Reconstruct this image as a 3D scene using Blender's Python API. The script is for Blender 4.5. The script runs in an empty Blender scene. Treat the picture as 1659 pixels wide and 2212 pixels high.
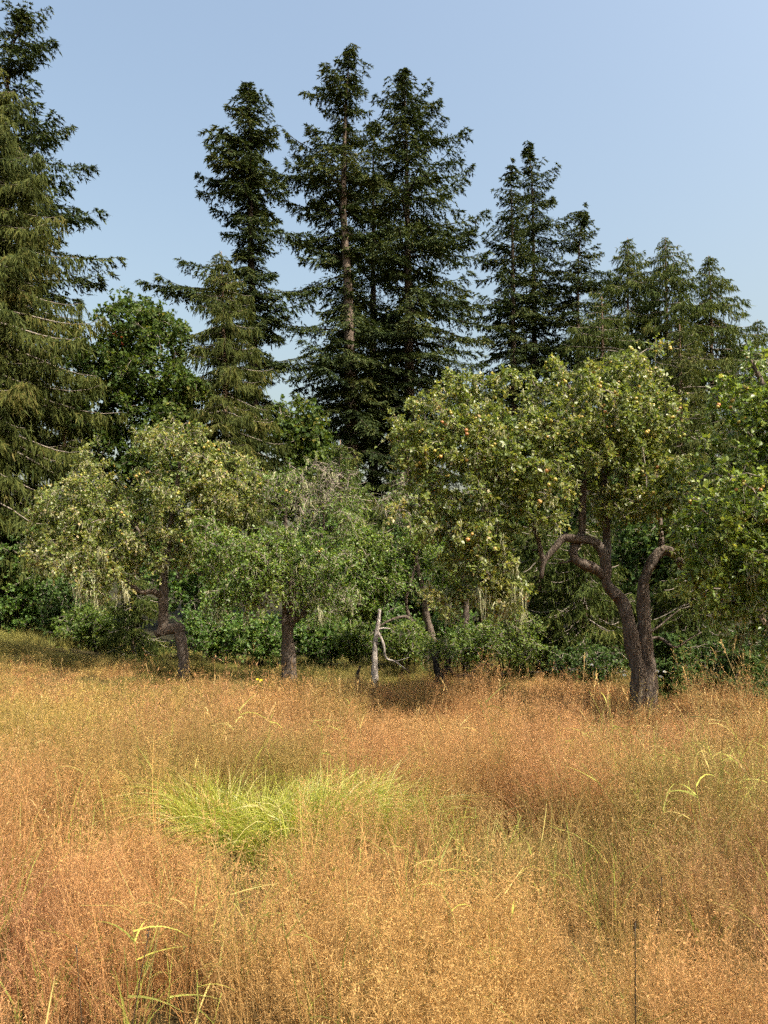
import bpy, math
import numpy as np
from math import radians, sin, cos, pi

scn = bpy.context.scene
C = scn.collection
rng = np.random.default_rng(7)

# ------------------------------------------------------------------ camera
PITCH = radians(5.0)
FPX = 1671.0                      # focal length in pixels of a 1659 x 2212 picture
CX, CY = 829.5, 1106.0
CAM = np.array([0.0, 0.0, 1.6])
cam_d = bpy.data.cameras.new('camera')
cam_d.sensor_fit = 'VERTICAL'
cam_d.sensor_height = 36.0
cam_d.lens = FPX / 2212.0 * 36.0
cam_d.clip_start = 0.05
cam_d.clip_end = 3000
cam = bpy.data.objects.new('camera', cam_d)
cam.location = CAM
cam.rotation_euler = (radians(90) + PITCH, 0, 0)
C.objects.link(cam)
scn.camera = cam

# ------------------------------------------------------------------ sky and sun
SUN_AZ, SUN_EL = radians(129), radians(52)      # azimuth clockwise from the viewing direction
w = bpy.data.worlds.new('World'); scn.world = w; w.use_nodes = True
nt = w.node_tree
bg = nt.nodes['Background']
sky = nt.nodes.new('ShaderNodeTexSky'); sky.sky_type = 'NISHITA'
sky.sun_disc = False
sky.sun_elevation = SUN_EL; sky.sun_rotation = SUN_AZ
sky.altitude = 50; sky.air_density = 1.8; sky.dust_density = 7.5; sky.ozone_density = 0.7
nt.links.new(sky.outputs[0], bg.inputs[0])
bg.inputs[1].default_value = 0.132
sl = bpy.data.lights.new('sun', 'SUN'); sl.energy = 5.0; sl.angle = radians(0.6); sl.color = (1.0, 0.93, 0.80)
so = bpy.data.objects.new('sun', sl); C.objects.link(so)
so.rotation_euler = (radians(90) - SUN_EL, 0, -SUN_AZ + pi)
scn.view_settings.view_transform = 'Standard'
scn.view_settings.look = 'None'
scn.view_settings.exposure = 0.93
scn.view_settings.gamma = 1.0
scn.render.film_transparent = False
cy = scn.cycles
cy.max_bounces = 4; cy.diffuse_bounces = 2; cy.glossy_bounces = 1
cy.transmission_bounces = 3; cy.transparent_max_bounces = 2
cy.use_denoising = False
cy.caustics_reflective = False; cy.caustics_refractive = False
cy.sample_clamp_indirect = 6.0
cy.use_adaptive_sampling = True; cy.adaptive_threshold = 0.05; cy.adaptive_min_samples = 24
cy.debug_use_spatial_splits = True

# ------------------------------------------------------------------ helpers
def ray(u, v):
    yc = (CY - v) / FPX
    return np.array([(u - CX) / FPX, cos(PITCH) - yc * sin(PITCH), sin(PITCH) + yc * cos(PITCH)])

def at(u, v, Y):
    """point of the place that shows at pixel (u, v) when it stands Y metres ahead"""
    d = ray(u, v)
    return CAM + d * (Y / d[1])

def mpp(v, Y):
    return Y / ray(CX, v)[1] / FPX

def sstep(a, b, x):
    t = np.clip((x - a) / (b - a), 0, 1)
    return t * t * (3 - 2 * t)

def vnoise(x, y, seed=0):
    """smooth value noise, vectorised"""
    x = np.asarray(x, float); y = np.asarray(y, float)
    xi = np.floor(x).astype(np.int64); yi = np.floor(y).astype(np.int64)
    fx = x - xi; fy = y - yi
    fx = fx * fx * (3 - 2 * fx); fy = fy * fy * (3 - 2 * fy)
    def h(a, b):
        n = (a * 374761393 + b * 668265263 + seed * 974634541) & 0x7fffffff
        n = ((n ^ (n >> 13)) * 1274126177) & 0x7fffffff
        return ((n ^ (n >> 16)) & 0xffff) / 65535.0
    a = h(xi, yi); b = h(xi + 1, yi); c = h(xi, yi + 1); d = h(xi + 1, yi + 1)
    return (a + (b - a) * fx) * (1 - fy) + (c + (d - c) * fx) * fy

def fbm(x, y, seed=0):
    return (vnoise(x, y, seed) * .55 + vnoise(x * 2.1, y * 2.1, seed + 1) * .28 + vnoise(x * 4.3, y * 4.3, seed + 2) * .17)

def ground_z(x, y):
    x = np.asarray(x, float); y = np.asarray(y, float)
    z = -0.80 * sstep(2.5, 14, y) - 0.25 * sstep(17, 25, y)
    z = z + 1.0 * sstep(-3, -14, x) * sstep(9, 24, y)
    z = z - 0.2 * sstep(4, 10, x) * sstep(9, 15, y)
    z = z + 0.14 * (fbm(x * .45, y * .45, 5) - .5) * sstep(1.5, 4, y)
    return z - 3.0 * sstep(45, 140, y)

def norm(a):
    return a / np.maximum(np.linalg.norm(a, axis=-1, keepdims=True), 1e-9)

class MB:
    """collects vertices, triangles and quads of one mesh"""
    def __init__(s):
        s.v = []; s.t = []; s.q = []; s.a = []; s.n = 0
    def add(s, V, T=None, Q=None, A=None):
        V = np.asarray(V, float).reshape(-1, 3)
        s.v.append(V)
        s.a.append(np.full(len(V), .5) if A is None else np.broadcast_to(np.asarray(A, float), (len(V),)))
        if T is not None and len(T): s.t.append(np.asarray(T, np.int64).reshape(-1, 3) + s.n)
        if Q is not None and len(Q): s.q.append(np.asarray(Q, np.int64).reshape(-1, 4) + s.n)
        s.n += len(V)
    def mesh(s, name, mat, origin=(0, 0, 0), smooth=False):
        V = np.concatenate(s.v) - np.asarray(origin, float)
        T = np.concatenate(s.t) if s.t else np.zeros((0, 3), np.int64)
        Q = np.concatenate(s.q) if s.q else np.zeros((0, 4), np.int64)
        me = bpy.data.meshes.new(name)
        me.vertices.add(len(V)); me.vertices.foreach_set('co', V.astype(np.float32).ravel())
        L = np.concatenate([T.ravel(), Q.ravel()]).astype(np.int32)
        me.loops.add(len(L)); me.loops.foreach_set('vertex_index', L)
        st = np.concatenate([np.arange(len(T)) * 3, len(T) * 3 + np.arange(len(Q)) * 4]).astype(np.int32)
        me.polygons.add(len(st)); me.polygons.foreach_set('loop_start', st)
        if smooth: me.polygons.foreach_set('use_smooth', np.ones(len(st), bool))
        at_ = me.attributes.new('rnd', 'FLOAT', 'POINT')
        at_.data.foreach_set('value', np.concatenate(s.a).astype(np.float32))
        me.update(calc_edges=True)
        if mat: me.materials.append(mat)
        return me
    def build(s, name, mat, parent=None, origin=(0, 0, 0), smooth=False):
        o = bpy.data.objects.new(name, s.mesh(name, mat, origin, smooth))
        C.objects.link(o)
        if parent: o.parent = parent
        else: o.location = origin
        return o

def tag(o, label=None, cat=None, group=None, kind=None):
    if label: o['label'] = label
    if cat: o['category'] = cat
    if group: o['group'] = group
    if kind: o['kind'] = kind
    return o

def empty(name, loc, label, cat, group=None):
    o = bpy.data.objects.new(name, None)
    o.empty_display_size = .3
    o.location = loc
    C.objects.link(o)
    return tag(o, label, cat, group)

def tube(mb, P, R, sides=6, a=.5, rough=0.0, r=rng, cap=True):
    """tapered tube along the points P with radii R"""
    P = np.asarray(P, float); n = len(P)
    R = np.broadcast_to(np.asarray(R, float), (n,))
    T = norm(np.gradient(P, axis=0))
    ref = np.array([0.31, 0.95, 0.05]) if abs(T[:, 2]).mean() > .6 else np.array([0.05, 0.1, 1.0])
    U = norm(np.cross(T, ref)); W = np.cross(T, U)
    ang = np.arange(sides) * 2 * pi / sides
    rr = R[:, None] * (1 + rough * (r.random((n, sides)) - .5) * 2)
    V = P[:, None, :] + rr[..., None] * (np.cos(ang)[None, :, None] * U[:, None, :] + np.sin(ang)[None, :, None] * W[:, None, :])
    i = np.arange(n - 1)[:, None] * sides; j = np.arange(sides)[None, :]; k = (j + 1) % sides
    Q = np.stack([i + j, i + k, i + sides + k, i + sides + j], -1).reshape(-1, 4)
    V = V.reshape(-1, 3)
    if cap:
        V = np.concatenate([V, P[-1:] + T[-1:] * R[-1] * .3])
        b = (n - 1) * sides
        mb.add(V, [[b + x, b + (x + 1) % sides, n * sides] for x in range(sides)], Q, a)
    else:
        mb.add(V, None, Q, a)

def smooth_path(P, n=None, step=.12):
    """Catmull-Rom through the points"""
    P = np.asarray(P, float)
    if len(P) == 2:
        k = max(2, int(np.linalg.norm(P[1] - P[0]) / step) + 1)
        return P[0] + (P[1] - P[0]) * np.linspace(0, 1, k)[:, None]
    E = np.concatenate([[2 * P[0] - P[1]], P, [2 * P[-1] - P[-2]]])
    out = []
    for i in range(1, len(E) - 2):
        k = max(2, int(np.linalg.norm(E[i + 1] - E[i]) / step) + 1)
        t = np.linspace(0, 1, k, endpoint=False)[:, None]
        a, b, c, d = E[i - 1], E[i], E[i + 1], E[i + 2]
        out.append(.5 * (2 * b + (c - a) * t + (2 * a - 5 * b + 4 * c - d) * t ** 2 + (3 * b - a - 3 * c + d) * t ** 3))
    return np.concatenate(out + [P[-1:]])

def blades(mb, B, D, L, Wd, A, N=None, fold=.0, mid=.45, r=rng):
    """many diamond leaves or twigs at once: base B, direction D, length L, half width Wd"""
    n = len(B)
    D = norm(D)
    if N is None: N = norm(r.normal(size=(n, 3)))
    S = norm(np.cross(D, N)); Nn = np.cross(S, D)
    L = np.broadcast_to(np.asarray(L, float), (n,))[:, None]; Wd = np.broadcast_to(np.asarray(Wd, float), (n,))[:, None]
    M = B + D * L * mid + Nn * Wd * fold
    V = np.stack([B, M + S * Wd, B + D * L, M - S * Wd], 1).reshape(-1, 3)
    i = np.arange(n) * 4
    Av = np.repeat(np.broadcast_to(np.asarray(A, float), (n,)), 4)
    if fold:
        mb.add(V, np.concatenate([np.stack([i, i + 1, i + 2], 1), np.stack([i, i + 2, i + 3], 1)]), None, Av)
    else:
        mb.add(V, None, np.stack([i, i + 1, i + 2, i + 3], 1), Av)

def spikes(mb, B, D, L, Wd, A, N, r=rng):
    """many one-triangle sprays at once, broad near the foot and pointed"""
    n = len(B); D = norm(D); S = norm(np.cross(D, N))
    L = np.broadcast_to(np.asarray(L, float), (n,))[:, None]; Wd = np.broadcast_to(np.asarray(Wd, float), (n,))[:, None]
    k = r.uniform(.05, .5, (n, 1))
    V = np.stack([B + S * Wd, B + D * L, B - S * Wd + D * L * k], 1).reshape(-1, 3)
    mb.add(V, np.arange(3 * n).reshape(-1, 3), None, np.repeat(np.broadcast_to(np.asarray(A, float), (n,)), 3))

def ribbons(mb, P, Wd, A, r=rng):
    """many ribbons at once; P has shape (n, k, 3); width tapers to the tip"""
    n, k, _ = P.shape
    d = norm(P[:, -1] - P[:, 0])
    S = norm(np.cross(d, norm(r.normal(size=(n, 3)))))
    tp = np.linspace(1, .15, k)[None, :, None] * np.broadcast_to(np.asarray(Wd, float), (n,))[:, None, None]
    V = np.stack([P + S[:, None, :] * tp, P - S[:, None, :] * tp], 2).reshape(n, 2 * k, 3)
    i = (np.arange(n) * 2 * k)[:, None]; j = np.arange(k - 1)[None, :] * 2
    Q = np.stack([i + j, i + j + 1, i + j + 3, i + j + 2], -1).reshape(-1, 4)
    mb.add(V.reshape(-1, 3), None, Q, np.repeat(np.broadcast_to(np.asarray(A, float), (n,)), 2 * k))

# ------------------------------------------------------------------ materials
def new_mat(name):
    m = bpy.data.materials.new(name); m.use_nodes = True
    n = m.node_tree; n.nodes.clear()
    return m, n, n.nodes.new('ShaderNodeOutputMaterial')

def ramp(n, cols, pos=None):
    r = n.nodes.new('ShaderNodeValToRGB')
    e = r.color_ramp.elements
    pos = pos or [i / (len(cols) - 1) for i in range(len(cols))]
    while len(e) < len(cols): e.new(.5)
    for x, p, c in zip(e, pos, cols):
        x.position = p; x.color = (*c, 1)
    return r

def leaf_mat(name, cols, pos=None, trans=.35, rough=.5, spec=.35, tint=(1.25, 1.2, .55), big=0.0):
    m, n, out = new_mat(name)
    a = n.nodes.new('ShaderNodeAttribute'); a.attribute_name = 'rnd'
    r = ramp(n, cols, pos)
    n.links.new(a.outputs['Fac'], r.inputs[0])
    col = r.outputs[0]
    p = n.nodes.new('ShaderNodeBsdfPrincipled')
    p.inputs['Roughness'].default_value = rough
    p.inputs['Specular IOR Level'].default_value = spec
    n.links.new(col, p.inputs['Base Color'])
    mul = n.nodes.new('ShaderNodeMix'); mul.data_type = 'RGBA'; mul.blend_type = 'MULTIPLY'; mul.inputs[0].default_value = 1
    n.links.new(col, mul.inputs[6]); mul.inputs[7].default_value = (*tint, 1)
    t = n.nodes.new('ShaderNodeBsdfTranslucent'); n.links.new(mul.outputs[2], t.inputs[0])
    x = n.nodes.new('ShaderNodeMixShader'); x.inputs[0].default_value = trans
    n.links.new(p.outputs[0], x.inputs[1]); n.links.new(t.outputs[0], x.inputs[2])
    n.links.new(x.outputs[0], out.inputs[0])
    return m

def bark_mat(name, c1, c2, c3, scale=6.0, stretch=.25, bump=.6):
    m, n, out = new_mat(name)
    tc = n.nodes.new('ShaderNodeTexCoord')
    mp = n.nodes.new('ShaderNodeMapping'); mp.inputs['Scale'].default_value = (scale, scale, scale * stretch)
    n.links.new(tc.outputs['Object'], mp.inputs[0])
    no = n.nodes.new('ShaderNodeTexNoise'); no.inputs['Scale'].default_value = 3.0; no.inputs['Detail'].default_value = 8; no.inputs['Roughness'].default_value = .7
    n.links.new(mp.outputs[0], no.inputs[0])
    vo = n.nodes.new('ShaderNodeTexVoronoi'); vo.feature = 'DISTANCE_TO_EDGE'; vo.inputs['Scale'].default_value = 5.0
    n.links.new(mp.outputs[0], vo.inputs[0])
    r = ramp(n, [c1, c2, c3], [.3, .52, .75]); n.links.new(no.outputs[0], r.inputs[0])
    ck = n.nodes.new('ShaderNodeMapRange'); ck.inputs[1].default_value = .0; ck.inputs[2].default_value = .16; ck.inputs[3].default_value = .62; ck.inputs[4].default_value = 1.0
    n.links.new(vo.outputs[0], ck.inputs[0])
    cm = n.nodes.new('ShaderNodeMix'); cm.data_type = 'RGBA'; cm.blend_type = 'MULTIPLY'; cm.inputs[0].default_value = 1
    n.links.new(r.outputs[0], cm.inputs[6]); n.links.new(ck.outputs[0], cm.inputs[7])
    p = n.nodes.new('ShaderNodeBsdfPrincipled'); p.inputs['Roughness'].default_value = .9; p.inputs['Specular IOR Level'].default_value = .15
    n.links.new(cm.outputs[2], p.inputs['Base Color'])
    ad = n.nodes.new('ShaderNodeMath'); ad.operation = 'MULTIPLY_ADD'; ad.inputs[1].default_value = .8
    mn = n.nodes.new('ShaderNodeMath'); mn.operation = 'MINIMUM'; mn.inputs[1].default_value = .25
    n.links.new(vo.outputs[0], mn.inputs[0])
    n.links.new(no.outputs[0], ad.inputs[0]); n.links.new(mn.outputs[0], ad.inputs[2])
    b = n.nodes.new('ShaderNodeBump'); b.inputs['Strength'].default_value = bump; b.inputs['Distance'].default_value = .06
    n.links.new(ad.outputs[0], b.inputs['Height']); n.links.new(b.outputs[0], p.inputs['Normal'])
    n.links.new(p.outputs[0], out.inputs[0])
    return m

M_FIR = leaf_mat('fir_needles', [(.020, .034, .013), (.040, .060, .018), (.075, .090, .024), (.12, .115, .038)], [0, .4, .8, 1], trans=.15, rough=.65, spec=.15)
M_CEDAR = leaf_mat('cedar_sprays', [(.030, .045, .012), (.058, .072, .017), (.092, .100, .023), (.15, .125, .04)], [0, .4, .8, 1], trans=.3, rough=.7, spec=.1)
M_CEDAR_D = leaf_mat('green_cedar_sprays', [(.030, .050, .013), (.058, .080, .018), (.092, .108, .024), (.14, .13, .038)], [0, .4, .8, 1], trans=.28, rough=.7, spec=.1)  # slightly greener variant of the cedar sprays
M_MAPLE = leaf_mat('maple_leaves', [(.030, .062, .015), (.060, .100, .020), (.105, .140, .026), (.17, .155, .03)], [0, .45, .85, 1], trans=.4, rough=.6, spec=.2)
M_MAPLE_RED = leaf_mat('red_maple_leaves', [(.16, .03, .015), (.22, .06, .03)], trans=.4)
M_APPLE_LEAF = leaf_mat('apple_leaves', [(.075, .120, .026), (.150, .195, .044), (.245, .265, .072), (.36, .32, .12), (.42, .32, .15)], [0, .35, .7, .9, 1], trans=.42, rough=.4, spec=.5)
M_APPLE_LEAF_B = leaf_mat('fresh_apple_leaves', [(.058, .112, .018), (.115, .190, .030), (.190, .255, .044), (.29, .31, .07)], [0, .4, .8, 1], trans=.42, rough=.42, spec=.45)
M_APPLE_LEAF_E = leaf_mat('broad_apple_leaves', [(.075, .130, .022), (.150, .215, .040), (.235, .285, .062), (.34, .34, .11)], [0, .4, .8, 1], trans=.42, rough=.4, spec=.5)
M_SHRUB = leaf_mat('shrub_leaves', [(.046, .098, .021), (.090, .165, .032), (.150, .215, .042), (.23, .25, .055)], [0, .45, .85, 1], trans=.4)
M_SHRUB_L = leaf_mat('light_shrub_leaves', [(.06, .105, .020), (.105, .165, .028), (.16, .21, .038), (.23, .25, .055)], [0, .4, .8, 1], trans=.42)
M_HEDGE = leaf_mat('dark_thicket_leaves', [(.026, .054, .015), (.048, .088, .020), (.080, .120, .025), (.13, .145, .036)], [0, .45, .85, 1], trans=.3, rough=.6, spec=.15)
M_LICHEN = leaf_mat('lichen', [(.26, .25, .14), (.38, .37, .22), (.50, .49, .32)], trans=.3, rough=.9, spec=.05, tint=(1, 1, .8))
M_BARK_APPLE = bark_mat('apple_bark', (.052, .040, .031), (.135, .104, .082), (.25, .215, .18), scale=6, stretch=.3, bump=.6)
M_TWIG = bark_mat('apple_twigs', (.12, .095, .075), (.26, .22, .18), (.40, .37, .31), scale=9, stretch=1, bump=.3)
M_BARK_FIR = bark_mat('fir_bark', (.055, .040, .030), (.14, .105, .080), (.25, .21, .175), scale=2.2, stretch=.3, bump=.8)
M_BARK_DARK = bark_mat('dark_bark', (.020, .015, .012), (.045, .034, .026), (.085, .066, .052), scale=4, stretch=.4)
M_BARK_CEDAR = bark_mat('cedar_bark', (.10, .062, .042), (.20, .135, .095), (.30, .23, .18), scale=3, stretch=.12)
M_SNAG = bark_mat('weathered_wood', (.07, .055, .046), (.42, .365, .32), (.56, .50, .45), scale=7, stretch=.14, bump=.9)
M_CHAR = bark_mat('charred_wood', (.010, .009, .009), (.030, .026, .023), (.075, .065, .058), scale=7, stretch=.2, bump=.9)

def apple_mat():
    m, n, out = new_mat('apple_skin')
    oi = n.nodes.new('ShaderNodeObjectInfo')
    r = ramp(n, [(.24, .26, .038), (.33, .29, .05), (.39, .28, .06), (.40, .17, .06)], [0, .45, .82, 1])
    n.links.new(oi.outputs['Random'], r.inputs[0])
    tc = n.nodes.new('ShaderNodeTexCoord')
    no = n.nodes.new('ShaderNodeTexNoise'); no.inputs['Scale'].default_value = 22
    n.links.new(tc.outputs['Object'], no.inputs[0])
    mx = n.nodes.new('ShaderNodeMix'); mx.data_type = 'RGBA'
    fr = ramp(n, [(0, 0, 0), (.6, .6, .6)], [.52, .72]); n.links.new(no.outputs[0], fr.inputs[0])
    n.links.new(fr.outputs[0], mx.inputs[0]); n.links.new(r.outputs[0], mx.inputs[6]); mx.inputs[7].default_value = (.52, .15, .07, 1)
    p = n.nodes.new('ShaderNodeBsdfPrincipled'); p.inputs['Roughness'].default_value = .4
    n.links.new(mx.outputs[2], p.inputs['Base Color']); n.links.new(p.outputs[0], out.inputs[0])
    return m
M_APPLE = apple_mat()

def grass_mat(name, trans=.4, rough=.6, spec=.25):
    """colour comes from the clump's own tint, varied stem by stem"""
    m, n, out = new_mat(name)
    a = n.nodes.new('ShaderNodeAttribute'); a.attribute_type = 'INSTANCER'; a.attribute_name = 'tint'
    v = n.nodes.new('ShaderNodeAttribute'); v.attribute_name = 'rnd'
    r = ramp(n, [(.60, .62, .60), (1.0, 1.0, 1.0), (1.5, 1.42, 1.3)], [0, .5, 1]); n.links.new(v.outputs['Fac'], r.inputs[0])
    mu = n.nodes.new('ShaderNodeMix'); mu.data_type = 'RGBA'; mu.blend_type = 'MULTIPLY'; mu.inputs[0].default_value = 1
    n.links.new(a.outputs['Color'], mu.inputs[6]); n.links.new(r.outputs[0], mu.inputs[7])
    p = n.nodes.new('ShaderNodeBsdfPrincipled'); p.inputs['Roughness'].default_value = rough; p.inputs['Specular IOR Level'].default_value = spec
    n.links.new(mu.outputs[2], p.inputs['Base Color'])
    t = n.nodes.new('ShaderNodeBsdfTranslucent'); n.links.new(mu.outputs[2], t.inputs[0])
    x = n.nodes.new('ShaderNodeMixShader'); x.inputs[0].default_value = trans
    n.links.new(p.outputs[0], x.inputs[1]); n.links.new(t.outputs[0], x.inputs[2]); n.links.new(x.outputs[0], out.inputs[0])
    return m
M_GRASS = grass_mat('dry_grass')
M_TUSSOCK = leaf_mat('tussock_blades', [(.13, .18, .025), (.29, .32, .05), (.42, .43, .09), (.56, .47, .20)], [0, .45, .85, 1], trans=.42, rough=.4, spec=.4)
M_STRAW = leaf_mat('straw', [(.30, .19, .07), (.46, .32, .13), (.58, .44, .20)], trans=.35)
M_DARKSTEM = leaf_mat('dark_stem', [(.030, .024, .018), (.07, .05, .03)], trans=.05)
M_WHITE = leaf_mat('daisy_petals', [(.75, .75, .72), (.8, .8, .78)], trans=.3, tint=(1, 1, 1))
M_YELLOW = leaf_mat('yellow_petals', [(.65, .48, .02), (.75, .58, .03)], trans=.3)

def ground_mat():
    m, n, out = new_mat('dry_thatch')
    tc = n.nodes.new('ShaderNodeTexCoord')
    no = n.nodes.new('ShaderNodeTexNoise'); no.inputs['Scale'].default_value = 1.4; no.inputs['Detail'].default_value = 10; no.inputs['Roughness'].default_value = .7
    n.links.new(tc.outputs['Object'], no.inputs[0])
    r = ramp(n, [(.030, .024, .010), (.075, .052, .020), (.14, .095, .038)], [.3, .5, .72]); n.links.new(no.outputs[0], r.inputs[0])
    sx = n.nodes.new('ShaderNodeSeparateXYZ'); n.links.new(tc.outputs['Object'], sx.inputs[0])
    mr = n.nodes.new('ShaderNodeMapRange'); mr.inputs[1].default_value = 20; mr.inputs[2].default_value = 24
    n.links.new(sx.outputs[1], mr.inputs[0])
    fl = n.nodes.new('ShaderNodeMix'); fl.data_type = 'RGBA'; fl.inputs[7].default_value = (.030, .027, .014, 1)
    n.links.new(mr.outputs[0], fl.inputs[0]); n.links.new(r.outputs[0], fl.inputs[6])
    r = type('o', (), {'outputs': [fl.outputs[2]]})
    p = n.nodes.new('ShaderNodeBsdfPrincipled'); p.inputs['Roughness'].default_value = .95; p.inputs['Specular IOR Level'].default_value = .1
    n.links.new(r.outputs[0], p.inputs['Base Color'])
    n2 = n.nodes.new('ShaderNodeTexNoise'); n2.inputs['Scale'].default_value = 30; n2.inputs['Detail'].default_value = 6
    n.links.new(tc.outputs['Object'], n2.inputs[0])
    b = n.nodes.new('ShaderNodeBump'); b.inputs['Strength'].default_value = 1; b.inputs['Distance'].default_value = .06
    n.links.new(n2.outputs[0], b.inputs['Height']); n.links.new(b.outputs[0], p.inputs['Normal'])
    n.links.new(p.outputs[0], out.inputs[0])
    return m

# ------------------------------------------------------------------ ground
def build_ground():
    xs = np.concatenate([np.linspace(-900, -42, 14), np.linspace(-40, 40, 101), np.linspace(42, 900, 14)])
    ys = np.concatenate([np.linspace(-60, -2.5, 12), np.linspace(-2, 60, 105), np.linspace(62, 1800, 24)])
    X, Y = np.meshgrid(xs, ys)
    V = np.stack([X, Y, ground_z(X, Y)], -1).reshape(-1, 3)
    nx, ny = len(xs), len(ys)
    i = np.arange(ny - 1)[:, None] * nx; j = np.arange(nx - 1)[None, :]
    mb = MB(); mb.add(V, None, np.stack([i + j, i + j + 1, i + nx + j + 1, i + nx + j], -1).reshape(-1, 4))
    o = mb.build('ground', ground_mat(), smooth=True)
    tag(o, kind='structure')
build_ground()

# ------------------------------------------------------------------ conifers
def prof_at(prof, v, k=1.0):
    p = np.array(prof, float)
    return np.interp(v, p[:, 0], p[:, 1]) * k, np.interp(v, p[:, 0], p[:, 2]) * k

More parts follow.
